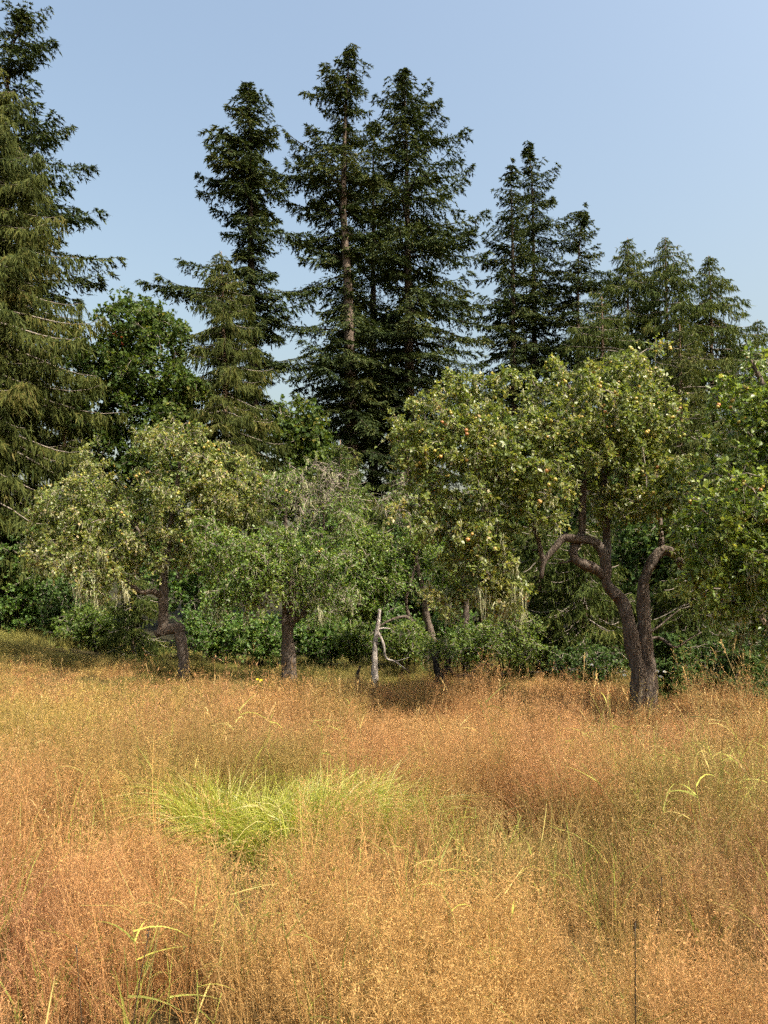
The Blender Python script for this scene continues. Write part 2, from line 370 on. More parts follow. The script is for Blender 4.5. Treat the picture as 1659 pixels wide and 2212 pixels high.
def conifer(name, label, cat, group, Y, trunk_px, prof, kind='fir', seed=0, bark=None, mat=None,
            r_base=.35, whorl=.5, per=6, detail=1.0, vbot=1150, bare=(), extra=(), droop=None, depth=.85, sparse=1.0, inner=.14, tw=1.0, weep=1.0, kw=1.08):
    """trunk_px: trunk line in picture pixels, top first; prof: (v, reach to the left, reach to the right) in pixels"""
    r = np.random.default_rng(seed)
    line = np.array([at(u, v, Y) for u, v in trunk_px])
    bx, by = line[-1][0], Y
    base = np.array([bx, by, float(ground_z(bx, by))])
    root = empty(name, base, label, cat, group)
    path = smooth_path(np.concatenate([line, [base - [0, 0, .2]]])[::-1], step=.6)
    H = path[-1, 2] - base[2]
    hh = np.clip((path[-1, 2] - path[:, 2]) / H, 0, 1)
    R = .012 + r_base * hh ** 0.9
    tr = MB(); tube(tr, path, R, 9, rough=.06, r=r)
    tr.build('trunk', bark or M_BARK_FIR, root, base, smooth=True)
    br = MB(); fo = MB()
    z_of_v = lambda v: at(CX, v, Y)[2]
    vs = np.linspace(trunk_px[0][1], vbot, 200)
    zs = np.array([z_of_v(v) for v in vs])[::-1]; vr = vs[::-1]
    z = path[-1, 2] - .15
    zb = z_of_v(vbot)
    az0 = 0
    jobs = []
    while z > zb:
        fr = (path[-1, 2] - z) / (path[-1, 2] - zb)
        v = np.interp(z, zs, vr)
        Lp, Rp = prof_at(prof, v, 1.0 + (kw - 1) * min(1, fr * 4))
        m = mpp(v, Y)
        k = int(round(per * (0.75 if fr < .08 else 1.0)))
        az0 += 1.1
        for q in range(k):
            az = az0 + q * 2 * pi / k + r.normal() * .25
            c = cos(az)
            reach = (Rp if c > 0 else Lp) * m
            other = (Rp + Lp) * .5 * m
            ln = (reach * abs(c) + other * depth * (1 - abs(c))) * (r.choice([r.uniform(.28, .6), r.uniform(.7, .95), r.uniform(.95, 1.14)], p=[.3, .42, .28]) if kind == 'fir' else r.uniform(.5, 1.15))
            if r.random() > sparse: ln *= .4
            front = sin(az) < -.25
            for (va, vb) in bare:
                if va < v < vb and front: ln *= r.uniform(0, .3)
            if ln < .12: continue
            jobs.append((z + r.normal() * (.3 if kind == 'fir' else .25 * min(1, fr * 5)), az, ln, fr, None))
        z -= whorl * (.45 + .55 * min(1, fr * 5)) * r.uniform(.8, 1.2)
    if kind == 'fir':
        for q in range(9):
            jobs.append((path[-1, 2] - .04 - .1 * q, r.random() * 6.283, .10 + .045 * q, .02, .5))
    for (v, az, ln, rise) in extra:
        jobs.append((z_of_v(v), az, ln * mpp(v, Y), .5, rise))
    for (z, az, ln, fr, rise) in jobs:
        o = np.array([np.interp(z, path[:, 2], path[:, 0]), np.interp(z, path[:, 2], path[:, 1]), z])
        out = np.array([cos(az), sin(az), 0.0]); side = np.array([-sin(az), cos(az), 0.0])
        if kind == 'fir':
            a0 = .48 * (1 - fr) ** 3 * min(1, .3 + fr * 9) - .10 + r.normal() * .17
            if rise is not None: a0 = rise
            cv = -.16 - .25 * fr + r.normal() * .05; up = .22
        else:
            a0 = .38 * (1 - fr) ** 2.0 - .16 + r.normal() * .12
            if rise is not None: a0 = rise
            cv = -.42 + r.normal() * .08; up = .30
        t = np.linspace(0, 1, 9)
        zc = ln * (a0 * t + cv * t ** 2 + up * t ** 4)
        wob = (np.cumsum(r.normal(size=9)) * .02 * ln)
        P = o + out * (ln * t)[:, None] + side * wob[:, None] + np.array([0, 0, 1.0]) * zc[:, None]
        tube(br, P, np.linspace(.012 + .012 * ln, .006, 9), 4, r=r)
        clump = r.normal() * .13 + .45
        # secondary branchlets with their sprays
        sp = (.135 if kind == 'fir' else .135) / detail
        ns = max(3, int(ln / sp))
        ts = np.clip(np.linspace(inner if ln > 1 else .05, 1.0, ns) + r.normal(size=ns) * .02, 0.02, 1)
        for sg in (-1, 1):
            B = np.stack([np.interp(ts, t, P[:, c]) for c in range(3)], 1)
            sl_ = (np.minimum(.30 * ln, 1.0) * (1 - ts) ** .7 + .16 + .05 * min(ln, 3)) * r.uniform(.55, 1.3, ns)
            ang = r.uniform(.7, 1.2, ns)
            D = out * np.cos(ang)[:, None] + side * (sg * np.sin(ang))[:, None]
            D[:, 2] += (r.normal(size=ns) * .14 - (.20 if kind == 'fir' else .25))
            D = norm(D)
            nt_ = 6 if kind == 'fir' else 5
            f = ((np.arange(nt_)[:, None] + .4 + r.random((nt_, ns)) * .7) / nt_)
            bb = B[None] + D[None] * (sl_ * f)[..., None]
            bb[..., 2] -= (.25 if kind == 'fir' else .38) * sl_ * f ** 2
            bb = np.repeat(bb.reshape(-1, 3), 3, 0); m = len(bb)
            Dr = np.repeat(np.tile(D, (nt_, 1)), 3, 0)
            if kind == 'fir':
                dd = Dr * .8 + np.cross(Dr, [0, 0, 1.0]) * r.uniform(-1, 1, m)[:, None]
                dd[:, 2] += r.uniform(-1.0, .25, m)
                L = r.uniform(.12, .28, m) * (1.1 if ln > 1.5 else .8) * tw
                nn = np.array([0, 0, 1.0]) + r.normal(size=(m, 3)) * .6
                spikes(fo, bb, dd, L, (L * .12 + .009), np.clip(clump + r.normal(size=m) * .2, 0, 1), nn, r)
            else:
                dd = Dr * r.uniform(.1, .7, m)[:, None] / weep ** 2 + r.normal(size=(m, 3)) * .2
                dd[:, 2] -= r.uniform(.15, 1.5, m) * weep * min(1, .4 + fr * 4)
                L = np.where(r.random(m) < .6, r.uniform(.10, .24, m), r.uniform(.2, .48, m)) * (1.0 if ln > 1.2 else .75) * tw * weep * (.6 + .4 * min(1, fr * 7))
                nn = -out * .3 + r.normal(size=(m, 3)) * .8
                spikes(fo, bb, dd, L, (L * .04 + .014) * (.5 + .5 * tw), np.clip(clump + r.normal(size=m) * .2, 0, 1), nn, r)
    br.build('branches', M_BARK_DARK if kind == 'fir' else M_TWIG, root, base)
    fo.build('crown', mat or (M_FIR if kind == 'fir' else M_CEDAR), root, base)
    return root

FIRS = 'firs behind the orchard'
CEDARS = 'cedars behind the orchard'
conifer('fir_tree', 'tall dark fir at the left edge with a bent forked top behind the hanging cedar', 'fir tree', FIRS, 34,
        [(52, 28), (40, 70), (22, 120), (15, 220), (10, 500), (5, 1150)],
        [(28, 14, 40), (60, 40, 60), (110, 40, 90), (170, 40, 70), (300, 60, 150), (460, 90, 225), (600, 90, 205), (800, 90, 225), (1150, 90, 180)],
        seed=11, kw=.98, r_base=.40, detail=.85, vbot=1000, whorl=.62)
conifer('fir_tree', 'narrow dark fir with a long bare-stemmed branch reaching left above the maple', 'fir tree', FIRS, 38,
        [(536, 183), (540, 300), (541, 500), (545, 700), (550, 1100)],
        [(183, 5, 5), (215, 22, 22), (250, 55, 66), (285, 82, 62), (330, 110, 60), (390, 125, 75), (430, 110, 90), (470, 90, 70), (500, 60, 60), (560, 60, 70), (620, 70, 72), (700, 80, 80), (800, 80, 80), (900, 80, 90)],
        seed=23, kw=.92, r_base=.42, vbot=1100, whorl=.46, bark=M_BARK_DARK, detail=1.0, inner=.02,
        extra=((640, pi * .97, 235, .28), (640, pi * .93, 210, .30), (660, pi * 1.04, 200, .30), (600, pi * 1.02, 150, .3), (495, .05, 125, .08), (640, .08, 130, .3), (690, -.1, 130, .4), (790, .1, 120, .35), (800, -.1, 150, .2)))
conifer('fir_tree', 'tallest fir with a long stretch of bare pale trunk', 'fir tree', FIRS, 40,
        [(757, 110), (750, 180), (744, 300), (742, 450), (750, 600), (756, 800), (760, 1150)],
        [(110, 4, 4), (135, 34, 22), (190, 98, 40), (240, 96, 52), (300, 60, 66), (330, 108, 70), (420, 140, 70), (470, 95, 80), (520, 110, 80), (600, 135, 95), (700, 130, 100), (850, 125, 110), (1000, 110, 110)],
        seed=31, kw=1.14, r_base=.50, vbot=1180, whorl=.52, bare=((200, 330), (395, 715)), sparse=.86, detail=.92,
        extra=((360, pi * .95, 130, .75), (420, pi * 1.03, 120, .7), (470, pi * .92, 145, .55), (560, pi, 125, .45), (720, pi * 1.02, 165, .25), (880, pi * 1.0, 120, .3)))
conifer('fir_tree', 'broad fir with an open pointed top just right of the tallest fir', 'fir tree', FIRS, 42,
        [(871, 148), (876, 260), (880, 500), (884, 800), (886, 1150)],
        [(148, 3, 3), (180, 36, 24), (240, 60, 62), (300, 60, 88), (360, 70, 110), (420, 90, 140), (520, 115, 165), (640, 130, 175), (760, 150, 190), (900, 150, 180), (1050, 130, 150)],
        seed=43, kw=1.12, r_base=.45, vbot=1150, whorl=.58, sparse=.94, detail=.80)
conifer('fir_tree', 'dark fir half hidden between the two tallest firs', 'fir tree', FIRS, 47,
        [(806, 262), (806, 600), (806, 1150)],
        [(262, 10, 10), (400, 70, 70), (600, 90, 90), (900, 110, 110)],
        seed=47, r_base=.4, vbot=980, whorl=.75, bark=M_BARK_DARK, detail=.7)
conifer('fir_tree', 'thin-tipped fir, shorter of the close pair right of the broad fir', 'fir tree', FIRS, 46,
        [(1103, 356), (1108, 600), (1110, 1150)],
        [(356, 3, 3), (400, 18, 16), (440, 44, 36), (520, 58, 50), (620, 70, 70), (760, 80, 80), (900, 85, 80)],
        seed=53, r_base=.32, vbot=1120, whorl=.62, detail=.72)
conifer('fir_tree', 'taller fir of the close pair right of the broad fir', 'fir tree', FIRS, 48,
        [(1141, 316), (1150, 420), (1154, 700), (1155, 1150)],
        [(316, 3, 3), (345, 22, 26), (390, 30, 58), (440, 40, 60), (520, 60, 80), (620, 80, 85), (760, 90, 95), (900, 90, 95)],
        seed=59, r_base=.34, vbot=1120, whorl=.62, detail=.7)
conifer('fir_tree', 'small slender fir between the close pair and the pale-tipped cedars', 'fir tree', FIRS, 46,
        [(1259, 458), (1250, 560), (1248, 800), (1248, 1150)],
        [(458, 3, 8), (500, 40, 22), (560, 48, 52), (620, 50, 70), (700, 70, 75), (900, 80, 80)],
        seed=61, r_base=.26, vbot=1050, whorl=.6, detail=.8)
conifer('cedar_tree', 'big weeping cedar filling the left edge in front of the bent-topped fir', 'cedar tree', CEDARS, 27,
        [(-60, 60), (-50, 500), (-40, 1150)],
        [(60, 5, 5), (200, 40, 80), (400, 80, 150), (700, 120, 225), (900, 130, 250), (1100, 130, 250), (1300, 130, 200)],
        kind='cedar', seed=71, weep=1.12, bark=M_BARK_CEDAR, r_base=.45, vbot=1300, whorl=.5, per=8, detail=1.1)
conifer('cedar_tree', 'yellow-green cedar standing in front of the narrow dark fir', 'cedar tree', CEDARS, 31,
        [(478, 543), (482, 700), (487, 900), (490, 1200)],
        [(543, 3, 3), (580, 32, 30), (640, 62, 55), (720, 78, 72), (800, 95, 90), (900, 100, 110), (1000, 100, 120), (1150, 100, 120)],
        kind='cedar', seed=73, weep=1.05, bark=M_BARK_CEDAR, r_base=.24, vbot=1180, whorl=.42, detail=.95)
conifer('cedar_tree', 'narrow pale-tipped cedar, first of the row at the upper right', 'cedar tree', CEDARS, 40,
        [(1356, 513), (1356, 700), (1350, 1200)],
        [(513, 3, 3), (550, 28, 30), (620, 55, 48), (700, 70, 60), (850, 90, 90), (1000, 110, 100)],
        kind='cedar', seed=79, kw=1.3, bark=M_BARK_CEDAR, r_base=.25, vbot=1050, whorl=.46, detail=.9, mat=M_CEDAR_D)
conifer('cedar_tree', 'tallest cedar of the row at the upper right', 'cedar tree', CEDARS, 38,
        [(1437, 512), (1440, 700), (1440, 1200)],
        [(512, 3, 3), (540, 32, 26), (600, 48, 60), (660, 60, 72), (760, 80, 90), (900, 100, 100), (1050, 110, 110)],
        kind='cedar', seed=83, kw=1.3, bark=M_BARK_CEDAR, r_base=.27, vbot=1080, whorl=.46, detail=.92, mat=M_CEDAR_D)
conifer('cedar_tree', 'third cedar of the row, above the apple tree at the right edge', 'cedar tree', CEDARS, 39,
        [(1530, 552), (1536, 700), (1540, 1200)],
        [(552, 3, 3), (590, 28, 36), (650, 44, 66), (720, 60, 90), (800, 80, 110), (950, 100, 120)],
        kind='cedar', seed=89, kw=1.3, bark=M_BARK_CEDAR, r_base=.25, vbot=1080, whorl=.46, detail=.9, mat=M_CEDAR_D)
conifer('cedar_tree', 'cedar tip at the right edge, lowest of the row', 'cedar tree', CEDARS, 41,
        [(1636, 690), (1640, 900), (1640, 1200)],
        [(690, 3, 3), (730, 28, 30), (800, 50, 50), (1000, 90, 90)],
        kind='cedar', seed=97, kw=1.3, bark=M_BARK_CEDAR, r_base=.2, vbot=1080, whorl=.6, detail=.7, mat=M_CEDAR_D)
conifer('cedar_tree', 'dense cedar behind the top of the big apple tree', 'cedar tree', CEDARS, 30,
        [(1300, 640), (1302, 800), (1305, 1250)],
        [(640, 4, 4), (700, 60, 60), (800, 100, 95), (950, 130, 120), (1100, 140, 140), (1250, 140, 140)],
        kind='cedar', seed=101, tw=.85, bark=M_BARK_CEDAR, r_base=.25, vbot=1300, whorl=.46, detail=.9, mat=M_CEDAR_D)
conifer('cedar_tree', 'olive cedar between the big apple tree and the apple tree at the right edge', 'cedar tree', CEDARS, 25,
        [(1468, 700), (1470, 900), (1472, 1300)],
        [(700, 4, 4), (760, 50, 50), (860, 80, 80), (1000, 100, 100), (1200, 120, 120), (1350, 120, 120)],
        kind='cedar', seed=103, tw=.85, bark=M_BARK_CEDAR, r_base=.22, vbot=1400, whorl=.42, detail=.85, mat=M_CEDAR)
conifer('cedar_tree', 'cedar standing low behind the dead-topped apple tree', 'cedar tree', CEDARS, 27.5,
        [(735, 950), (735, 1100), (735, 1350)],
        [(950, 4, 4), (1000, 50, 50), (1080, 85, 85), (1200, 105, 105), (1350, 110, 110)],
        kind='cedar', seed=141, tw=.85, bark=M_BARK_CEDAR, r_base=.18, vbot=1340, whorl=.42, detail=.8, mat=M_CEDAR_D)
conifer('cedar_tree', 'dark cedar standing low behind the scraggly middle apple tree', 'cedar tree', CEDARS, 28.5,
        [(880, 915), (880, 1100), (880, 1350)],
        [(915, 4, 4), (980, 55, 55), (1080, 95, 95), (1200, 110, 110), (1350, 115, 115)],
        kind='cedar', seed=149, tw=.85, bark=M_BARK_CEDAR, r_base=.18, vbot=1340, whorl=.45, detail=.75, mat=M_CEDAR_D)
conifer('cedar_tree', 'dark cedar behind the drooping left side of the big apple tree', 'cedar tree', CEDARS, 27.0,
        [(1045, 880), (1045, 1100), (1045, 1350)],
        [(880, 4, 4), (960, 60, 60), (1080, 100, 100), (1200, 115, 115), (1350, 120, 120)],
        kind='cedar', seed=151, tw=.85, bark=M_BARK_CEDAR, r_base=.18, vbot=1380, whorl=.45, detail=.75, mat=M_CEDAR_D)
conifer('cedar_tree', 'olive cedar behind the left half of the zigzag-trunked apple tree', 'cedar tree', CEDARS, 28.0,
        [(140, 860), (140, 1050), (140, 1350)],
        [(860, 4, 4), (920, 50, 50), (1050, 85, 85), (1200, 100, 100), (1350, 105, 105)],
        kind='cedar', seed=157, tw=.85, bark=M_BARK_CEDAR, r_base=.18, vbot=1340, whorl=.45, detail=.75)
# young cedars and saplings at the edge of the wood
conifer('cedar_sapling', 'bright green young cedar left of the zigzag apple trunk', 'young cedar', None, 22.5,
        [(292, 1235), (290, 1300), (288, 1400)],
        [(1235, 4, 4), (1270, 36, 40), (1320, 48, 60), (1400, 52, 70)], kind='cedar', seed=107, tw=.62, bark=M_BARK_CEDAR, r_base=.06, vbot=1398, whorl=.17, detail=1.5, mat=M_CEDAR_D)
conifer('cedar_sapling', 'dark young cedar behind the leaning stem of the big apple tree', 'young cedar', None, 19.0,
        [(1262, 1130), (1262, 1300), (1262, 1440)],
        [(1130, 10, 10), (1200, 80, 80), (1320, 100, 100), (1460, 110, 110)], kind='cedar', seed=109, tw=.62, bark=M_BARK_CEDAR, r_base=.09, vbot=1450, whorl=.19, detail=1.3, mat=M_CEDAR_D)
conifer('cedar_sapling', 'dark young cedar beside the pale green bush', 'young cedar', None, 20.0,
        [(1165, 1120), (1165, 1300), (1165, 1430)],
        [(1120, 10, 10), (1200, 60, 70), (1320, 80, 90), (1440, 90, 90)], kind='cedar', seed=113, tw=.62, bark=M_BARK_CEDAR, r_base=.09, vbot=1430, whorl=.2, detail=1.25, mat=M_CEDAR_D)
conifer('cedar_sapling', 'dark young cedar under the drooping limbs at the right edge', 'young cedar', None, 17.5,
        [(1500, 1180), (1500, 1300), (1500, 1480)],
        [(1180, 10, 10), (1250, 70, 70), (1350, 100, 100), (1490, 120, 120)], kind='cedar', seed=127, tw=.62, bark=M_BARK_CEDAR, r_base=.08, vbot=1490, whorl=.19, detail=1.25, mat=M_CEDAR_D)
conifer('fir_sapling', 'small bright fir sapling beside the foot of the big apple tree', 'young fir', None, 15.2,
        [(1440, 1372), (1440, 1430), (1440, 1500)],
        [(1372, 3, 3), (1400, 26, 30), (1440, 42, 46), (1510, 50, 60)], kind='fir', seed=131, tw=.45, bark=M_BARK_DARK, r_base=.03, vbot=1505, whorl=.13, detail=1.6, mat=M_HEDGE)
conifer('fir_sapling', 'low fir sapling at the right edge below the apple branches', 'young fir', None, 14.6,
        [(1600, 1395), (1600, 1440), (1600, 1510)],
        [(1395, 3, 3), (1430, 40, 40), (1470, 66, 70), (1520, 80, 90)], kind='fir', seed=137, tw=.45, bark=M_BARK_DARK, r_base=.03, vbot=1515, whorl=.14, detail=1.5, mat=M_HEDGE)

# ------------------------------------------------------------------ broadleaf trees and shrubs
def grow(limbs, blobs, n, r, arch=.12, step=.28, inner=.45):
    """branch skeleton: every point drawn inside the blobs is joined to the nearest branch.  limbs: list of point arrays"""
    pos = np.concatenate(limbs)
    npos = [pos]
    wts = np.array([b[2] for b in blobs], float); wts /= wts.sum()
    pick = r.choice(len(blobs), n, p=wts)
    d = norm(r.normal(size=(n, 3)))
    rad = r.random(n) ** inner * r.uniform(.85, 1.18, n)
    cen = np.array([b[0] for b in blobs])[pick]; ax = np.array([b[1] for b in blobs])[pick]
    pts = cen + d * rad[:, None] * ax
    order = np.argsort([np.min(np.sum((pos - p) ** 2, 1)) for p in pts])
    allp = np.zeros((len(pos) + n * 14, 3)); allp[:len(pos)] = pos; cnt = len(pos)
    paths = []
    for k in order:
        p = pts[k]
        dd = allp[:cnt] - p
        j = int(np.argmin(np.sum(dd * dd, 1)))
        a = allp[j]; dist = np.linalg.norm(p - a)
        m = int(min(12, max(2, math.ceil(dist / step) + 1)))
        t = np.linspace(0, 1, m)
        P = a + (p - a) * t[:, None]
        P[:, 2] += arch * dist * np.sin(pi * t)
        P[1:-1] += r.normal(size=(m - 2, 3)) * .05 * dist / m * 3
        paths.append((P, pick[k]))
        allp[cnt:cnt + m - 1] = P[1:]; cnt += m - 1
    return paths, pts, pick

def broadleaf(name, label, cat, group, base, limbs, blobs, n, seed, bark, twig, leafmat, leaf=.065, lw=.36, per=7, lpt=9, tl=.28,
              hang=.35, lichen=0, apples=0, red=None, bare=None, clump=.12, tress=0, rmax=.03, twigtint=.5, sides=8, flush=0.0):
    """limbs: (points, r0, r1); blobs: (centre, axes, weight[, leafiness, colour shift])"""
    r = np.random.default_rng(seed)
    base = np.asarray(base, float)
    root = empty(name, base, label, cat, group)
    tr = MB()
    dense = []
    for P, r0, r1 in limbs:
        Q = smooth_path(P, step=.12)
        s_ = np.arange(len(Q)) * .12
        rr = np.linspace(r0, r1, len(Q)) * (1 + .22 * (vnoise(s_ * 3.1, s_ * 0 + r0 * 90, seed) - .5) + .16 * (vnoise(s_ * 8, s_ * 0 + r0 * 55, seed + 3) - .5))
        if abs(Q[0][2] - base[2]) < .3: rr = rr * (1 + .38 * np.exp(-s_ / .22))
        Q = Q + np.stack([vnoise(s_ * 2.2, s_ * 0 + c_ * 7 + r0 * 31, seed + 9) - .5 for c_ in range(3)], 1) * .35 * r0
        tube(tr, Q, rr, sides, rough=.11, r=r)
        dense.append(Q)
    if bark is not None: tr.build('trunk', bark, root, base, smooth=True)
    paths, pts, pick = grow(dense, blobs, n, r)
    br = MB()
    for P, b in paths:
        L = np.linalg.norm(P[-1] - P[0])
        tube(br, P, np.linspace(min(rmax, .007 + .012 * L), .004, len(P)), 4, r=r)
    # twigs around every branch end
    K = per
    N = len(paths)
    ends = np.array([P[-1] for P, b in paths]); prev = np.array([P[len(P) // 2] for P, b in paths])
    bl = np.array([b for P, b in paths])
    leafy = np.array([b[3] if len(b) > 3 else 1.0 for b in blobs])[bl]
    shift = np.array([b[4] if len(b) > 4 else 0.0 for b in blobs])[bl]
    cl = np.clip(.42 + shift + r.normal(size=N) * clump, 0, 1)
    f = r.random((N, K, 1)) ** .7
    B = (prev[:, None] * (1 - f) + ends[:, None] * f).reshape(-1, 3)
    dirs = norm(ends - prev)
    D = norm(np.repeat(dirs, K, 0) * .5 + norm(r.normal(size=(N * K, 3))) * 1.0 + [0, 0, .15])
    TL = tl * r.uniform(.5, 1.3, N * K)
    k = 4
    t = np.linspace(0, 1, k)
    TP = B[:, None] + D[:, None] * (TL[:, None] * t)[..., None]
    TP[..., 2] -= hang * TL[:, None] * t ** 2
    ribbons(br, TP, .0055, twigtint, r)
    br.build('branches', twig, root, base)
    fo = MB(); rd = MB()
    lf = np.repeat(leafy, K)
    clu = np.repeat(cl, K)
    for q in range(lpt):
        keep = r.random(N * K) < lf
        tt = r.uniform(.15, 1.05, N * K)[keep]
        b0 = B[keep] + D[keep] * (TL[keep] * tt)[:, None]; b0[:, 2] -= hang * TL[keep] * tt ** 2
        m = len(b0)
        dd = D[keep] * .5 + norm(r.normal(size=(m, 3))) * .9; dd[:, 2] -= r.uniform(0, hang * 1.6, m)
        L = leaf * r.uniform(.6, 1.25, m)
        nn = np.array([0.15, -.25, .8]) + r.normal(size=(m, 3)) * .75
        A = np.clip(clu[keep] + r.normal(size=m) * .17, 0, .93)
        A = np.where(r.random(m) < .015 + flush, 1.0, A)
        if red is not None:
            isr = np.linalg.norm(b0 - red[0], axis=1) < red[1] * r.uniform(.6, 1.1, m)
            if isr.any(): blades(rd, b0[isr], dd[isr], L[isr], L[isr] * lw, r.random(isr.sum()), nn[isr], fold=.3, r=r)
            b0, dd, L, nn, A = b0[~isr], dd[~isr], L[~isr], nn[~isr], A[~isr]
        blades(fo, b0, dd, L, L * lw, A, nn, fold=.3, r=r)
    fo.build('crown', leafmat, root, base)
    if rd.n:
        o = rd.build('red_leaves', M_MAPLE_RED, root, base); o['label'] = 'patch of leaves turned rust red'
    if lichen:
        li = MB()
        j = r.choice(N * K, lichen)
        p0 = B[j] + D[j] * (TL[j] * r.random(lichen))[:, None]
        for q in range(5):
            Lq = r.uniform(.03, .16, lichen)
            P0 = p0 + r.normal(size=(lichen, 3)) * .025
            tq = np.linspace(0, 1, 4)
            PP = P0[:, None] + np.cumsum(r.normal(size=(lichen, 4, 3)) * .018, 1)
            PP[..., 2] -= Lq[:, None] * tq
            ribbons(li, PP, .010, r.random(lichen), r)
        if tress:
            # long beards hanging from the lowest twigs
            low = np.argsort(B[:, 2] - base[2] + r.normal(size=N * K) * .5)[:tress * 4]
            for jj in r.choice(low, tress, replace=False):
                Lh = r.uniform(.15, .42); m = 16
                P0 = B[jj] + D[jj] * TL[jj] * r.random((m, 1)) + r.normal(size=(m, 3)) * .02
                PP = P0[:, None] + np.cumsum(r.normal(size=(m, 5, 3)) * .016, 1)
                PP[..., 2] -= (Lh * r.uniform(.4, 1.0, (m, 1))) * np.linspace(0, 1, 5)
                ribbons(li, PP, .009, r.random(m), r)
        li.build('lichen', M_LICHEN, root, base)
    if apples:
        j = np.repeat(r.choice(N * K, apples * 2, replace=False), 2)
        p0 = B[j] + D[j] * TL[j][:, None] * 1.0
        p0[:, 2] -= .05 + hang * TL[j]
        p0 += r.normal(size=p0.shape) * .035
        # the fruit shows on the lit outside of the crown: keep the ones nearest the open side
        sc = p0[:, 1] - base[1] - .5 * (p0[:, 2] - base[2]) + np.repeat(r.normal(size=len(p0) // 2), 2) * .65
        p0 = p0[np.argsort(sc)[:apples]]
        for p in p0:
            o = bpy.data.objects.new('apple', APPLE_ME); C.objects.link(o)
            o.parent = root; o.location = p - base
            s = r.uniform(.8, 1.2); o.scale = (s, s, s)
            o.rotation_euler = (r.normal() * .4, r.normal() * .4, r.random() * 6.3)
    return root

def apple_mesh():
    n, k, R = 10, 7, .029
    prof = []
    for i in range(k):
        th = pi * (i + .35) / (k - .3)
        rr = R * sin(th) * (1 + .10 * cos(th)); zz = R * .92 * cos(th)
        if i == 0: zz -= R * .05
        prof.append((rr, zz))
    mb = MB()
    V = [[a * cos(2 * pi * j / n), a * sin(2 * pi * j / n), z] for a, z in prof for j in range(n)]
    Q = [[i * n + j, (i + 1) * n + j, (i + 1) * n + (j + 1) % n, i * n + (j + 1) % n] for i in range(k - 1) for j in range(n)]
    V += [[0, 0, prof[0][1] - R * .22], [0, 0, prof[-1][1] + R * .12]]
    T = [[j, (j + 1) % n, n * k] for j in range(n)] + [[(k - 1) * n + (j + 1) % n, (k - 1) * n + j, n * k + 1] for j in range(n)]
    mb.add(V, T, Q)
    b = len(V)
    tube(mb, [[0, 0, prof[0][1] - R * .25], [.003, 0, R * 1.1], [.008, 0, R * 1.45]], [.002, .0015, .0015], 3)
    return mb.mesh('apple', M_APPLE, smooth=True)
APPLE_ME = apple_mesh()

def pl(pts, Y, dy=0.0):
    """a line given in picture pixels at distance Y; a third value moves a point nearer or farther"""
    return np.array([at(p[0], p[1], Y + (p[2] if len(p) > 2 else 0)) for p in pts])

def blob(u, v, ru, rv, Y, dy=0.0, ry=1.4, wt=None, leafy=1.0, shift=0.0):
    m = mpp(v, Y + dy)
    a = np.array([ru * m, ry, rv * m])
    return (at(u, v, Y + dy), a, wt if wt else (a[0] * a[1] * a[2]) ** .75, leafy, shift)

def foot(u, v, Y):
    p = at(u, v, Y)
    p[2] = ground_z(p[0], p[1])
    return p

APPLE_GROUP = 'old apple trees of the orchard'

# the big apple tree on the right, two stems from one foot
Y = 14.0
b = foot(1393, 1500, Y)
down = np.array([0, 0, .15])
limbs = [
    (np.concatenate([[foot(1404, 1500, Y) - down], pl([(1402, 1480), (1397, 1422), (1390, 1350), (1389, 1290), (1395, 1242), (1411, 1203), (1434, 1190), (1455, 1200), (1475, 1225, -.2)], Y)]), .165, .07),
    (np.concatenate([[foot(1384, 1500, Y) - down], pl([(1382, 1480, -.05), (1370, 1410, -.06), (1357, 1345, -.06), (1340, 1295), (1313, 1261), (1306, 1225), (1296, 1187), (1277, 1170), (1249, 1165), (1220, 1163), (1205, 1179), (1186, 1203), (1174, 1223), (1168, 1251)], Y)]), .165, .04),
    (pl([(1306, 1245), (1290, 1232, -.05), (1267, 1221, -.1), (1244, 1210, -.12), (1238, 1190), (1246, 1172, .1), (1258, 1148, .15), (1259, 1110, .15), (1261, 1062, .2), (1255, 980, .2), (1240, 900, .2), (1230, 830, .1)], Y), .095, .03),
    (pl([(1306, 1235), (1310, 1180, .3), (1309, 1134, .35), (1306, 1062, .4), (1310, 980, .4), (1330, 890, .3), (1345, 810, .2)], Y), .09, .025),
    (pl([(1176, 1218), (1167, 1185), (1157, 1150), (1120, 1090, .1), (1060, 1010), (1010, 930)], Y), .05, .02),
    (pl([(1430, 1190), (1427, 1134, .2), (1422, 1060, .3), (1410, 980, .3)], Y), .05, .02),
    (pl([(1245, 1205), (1225, 1214), (1206, 1216)], Y), .035, .01),
    (pl([(1400, 1368), (1420, 1356), (1445, 1335), (1470, 1315)], Y - .1), .022, .006),
    (pl([(1400, 1380), (1424, 1378), (1446, 1392, -.2), (1462, 1398, -.3), (1490, 1380, -.3), (1515, 1366, -.2)], Y), .032, .008),
    (pl([(1330, 1290), (1313, 1258)], Y - .12), .08, .05),
]
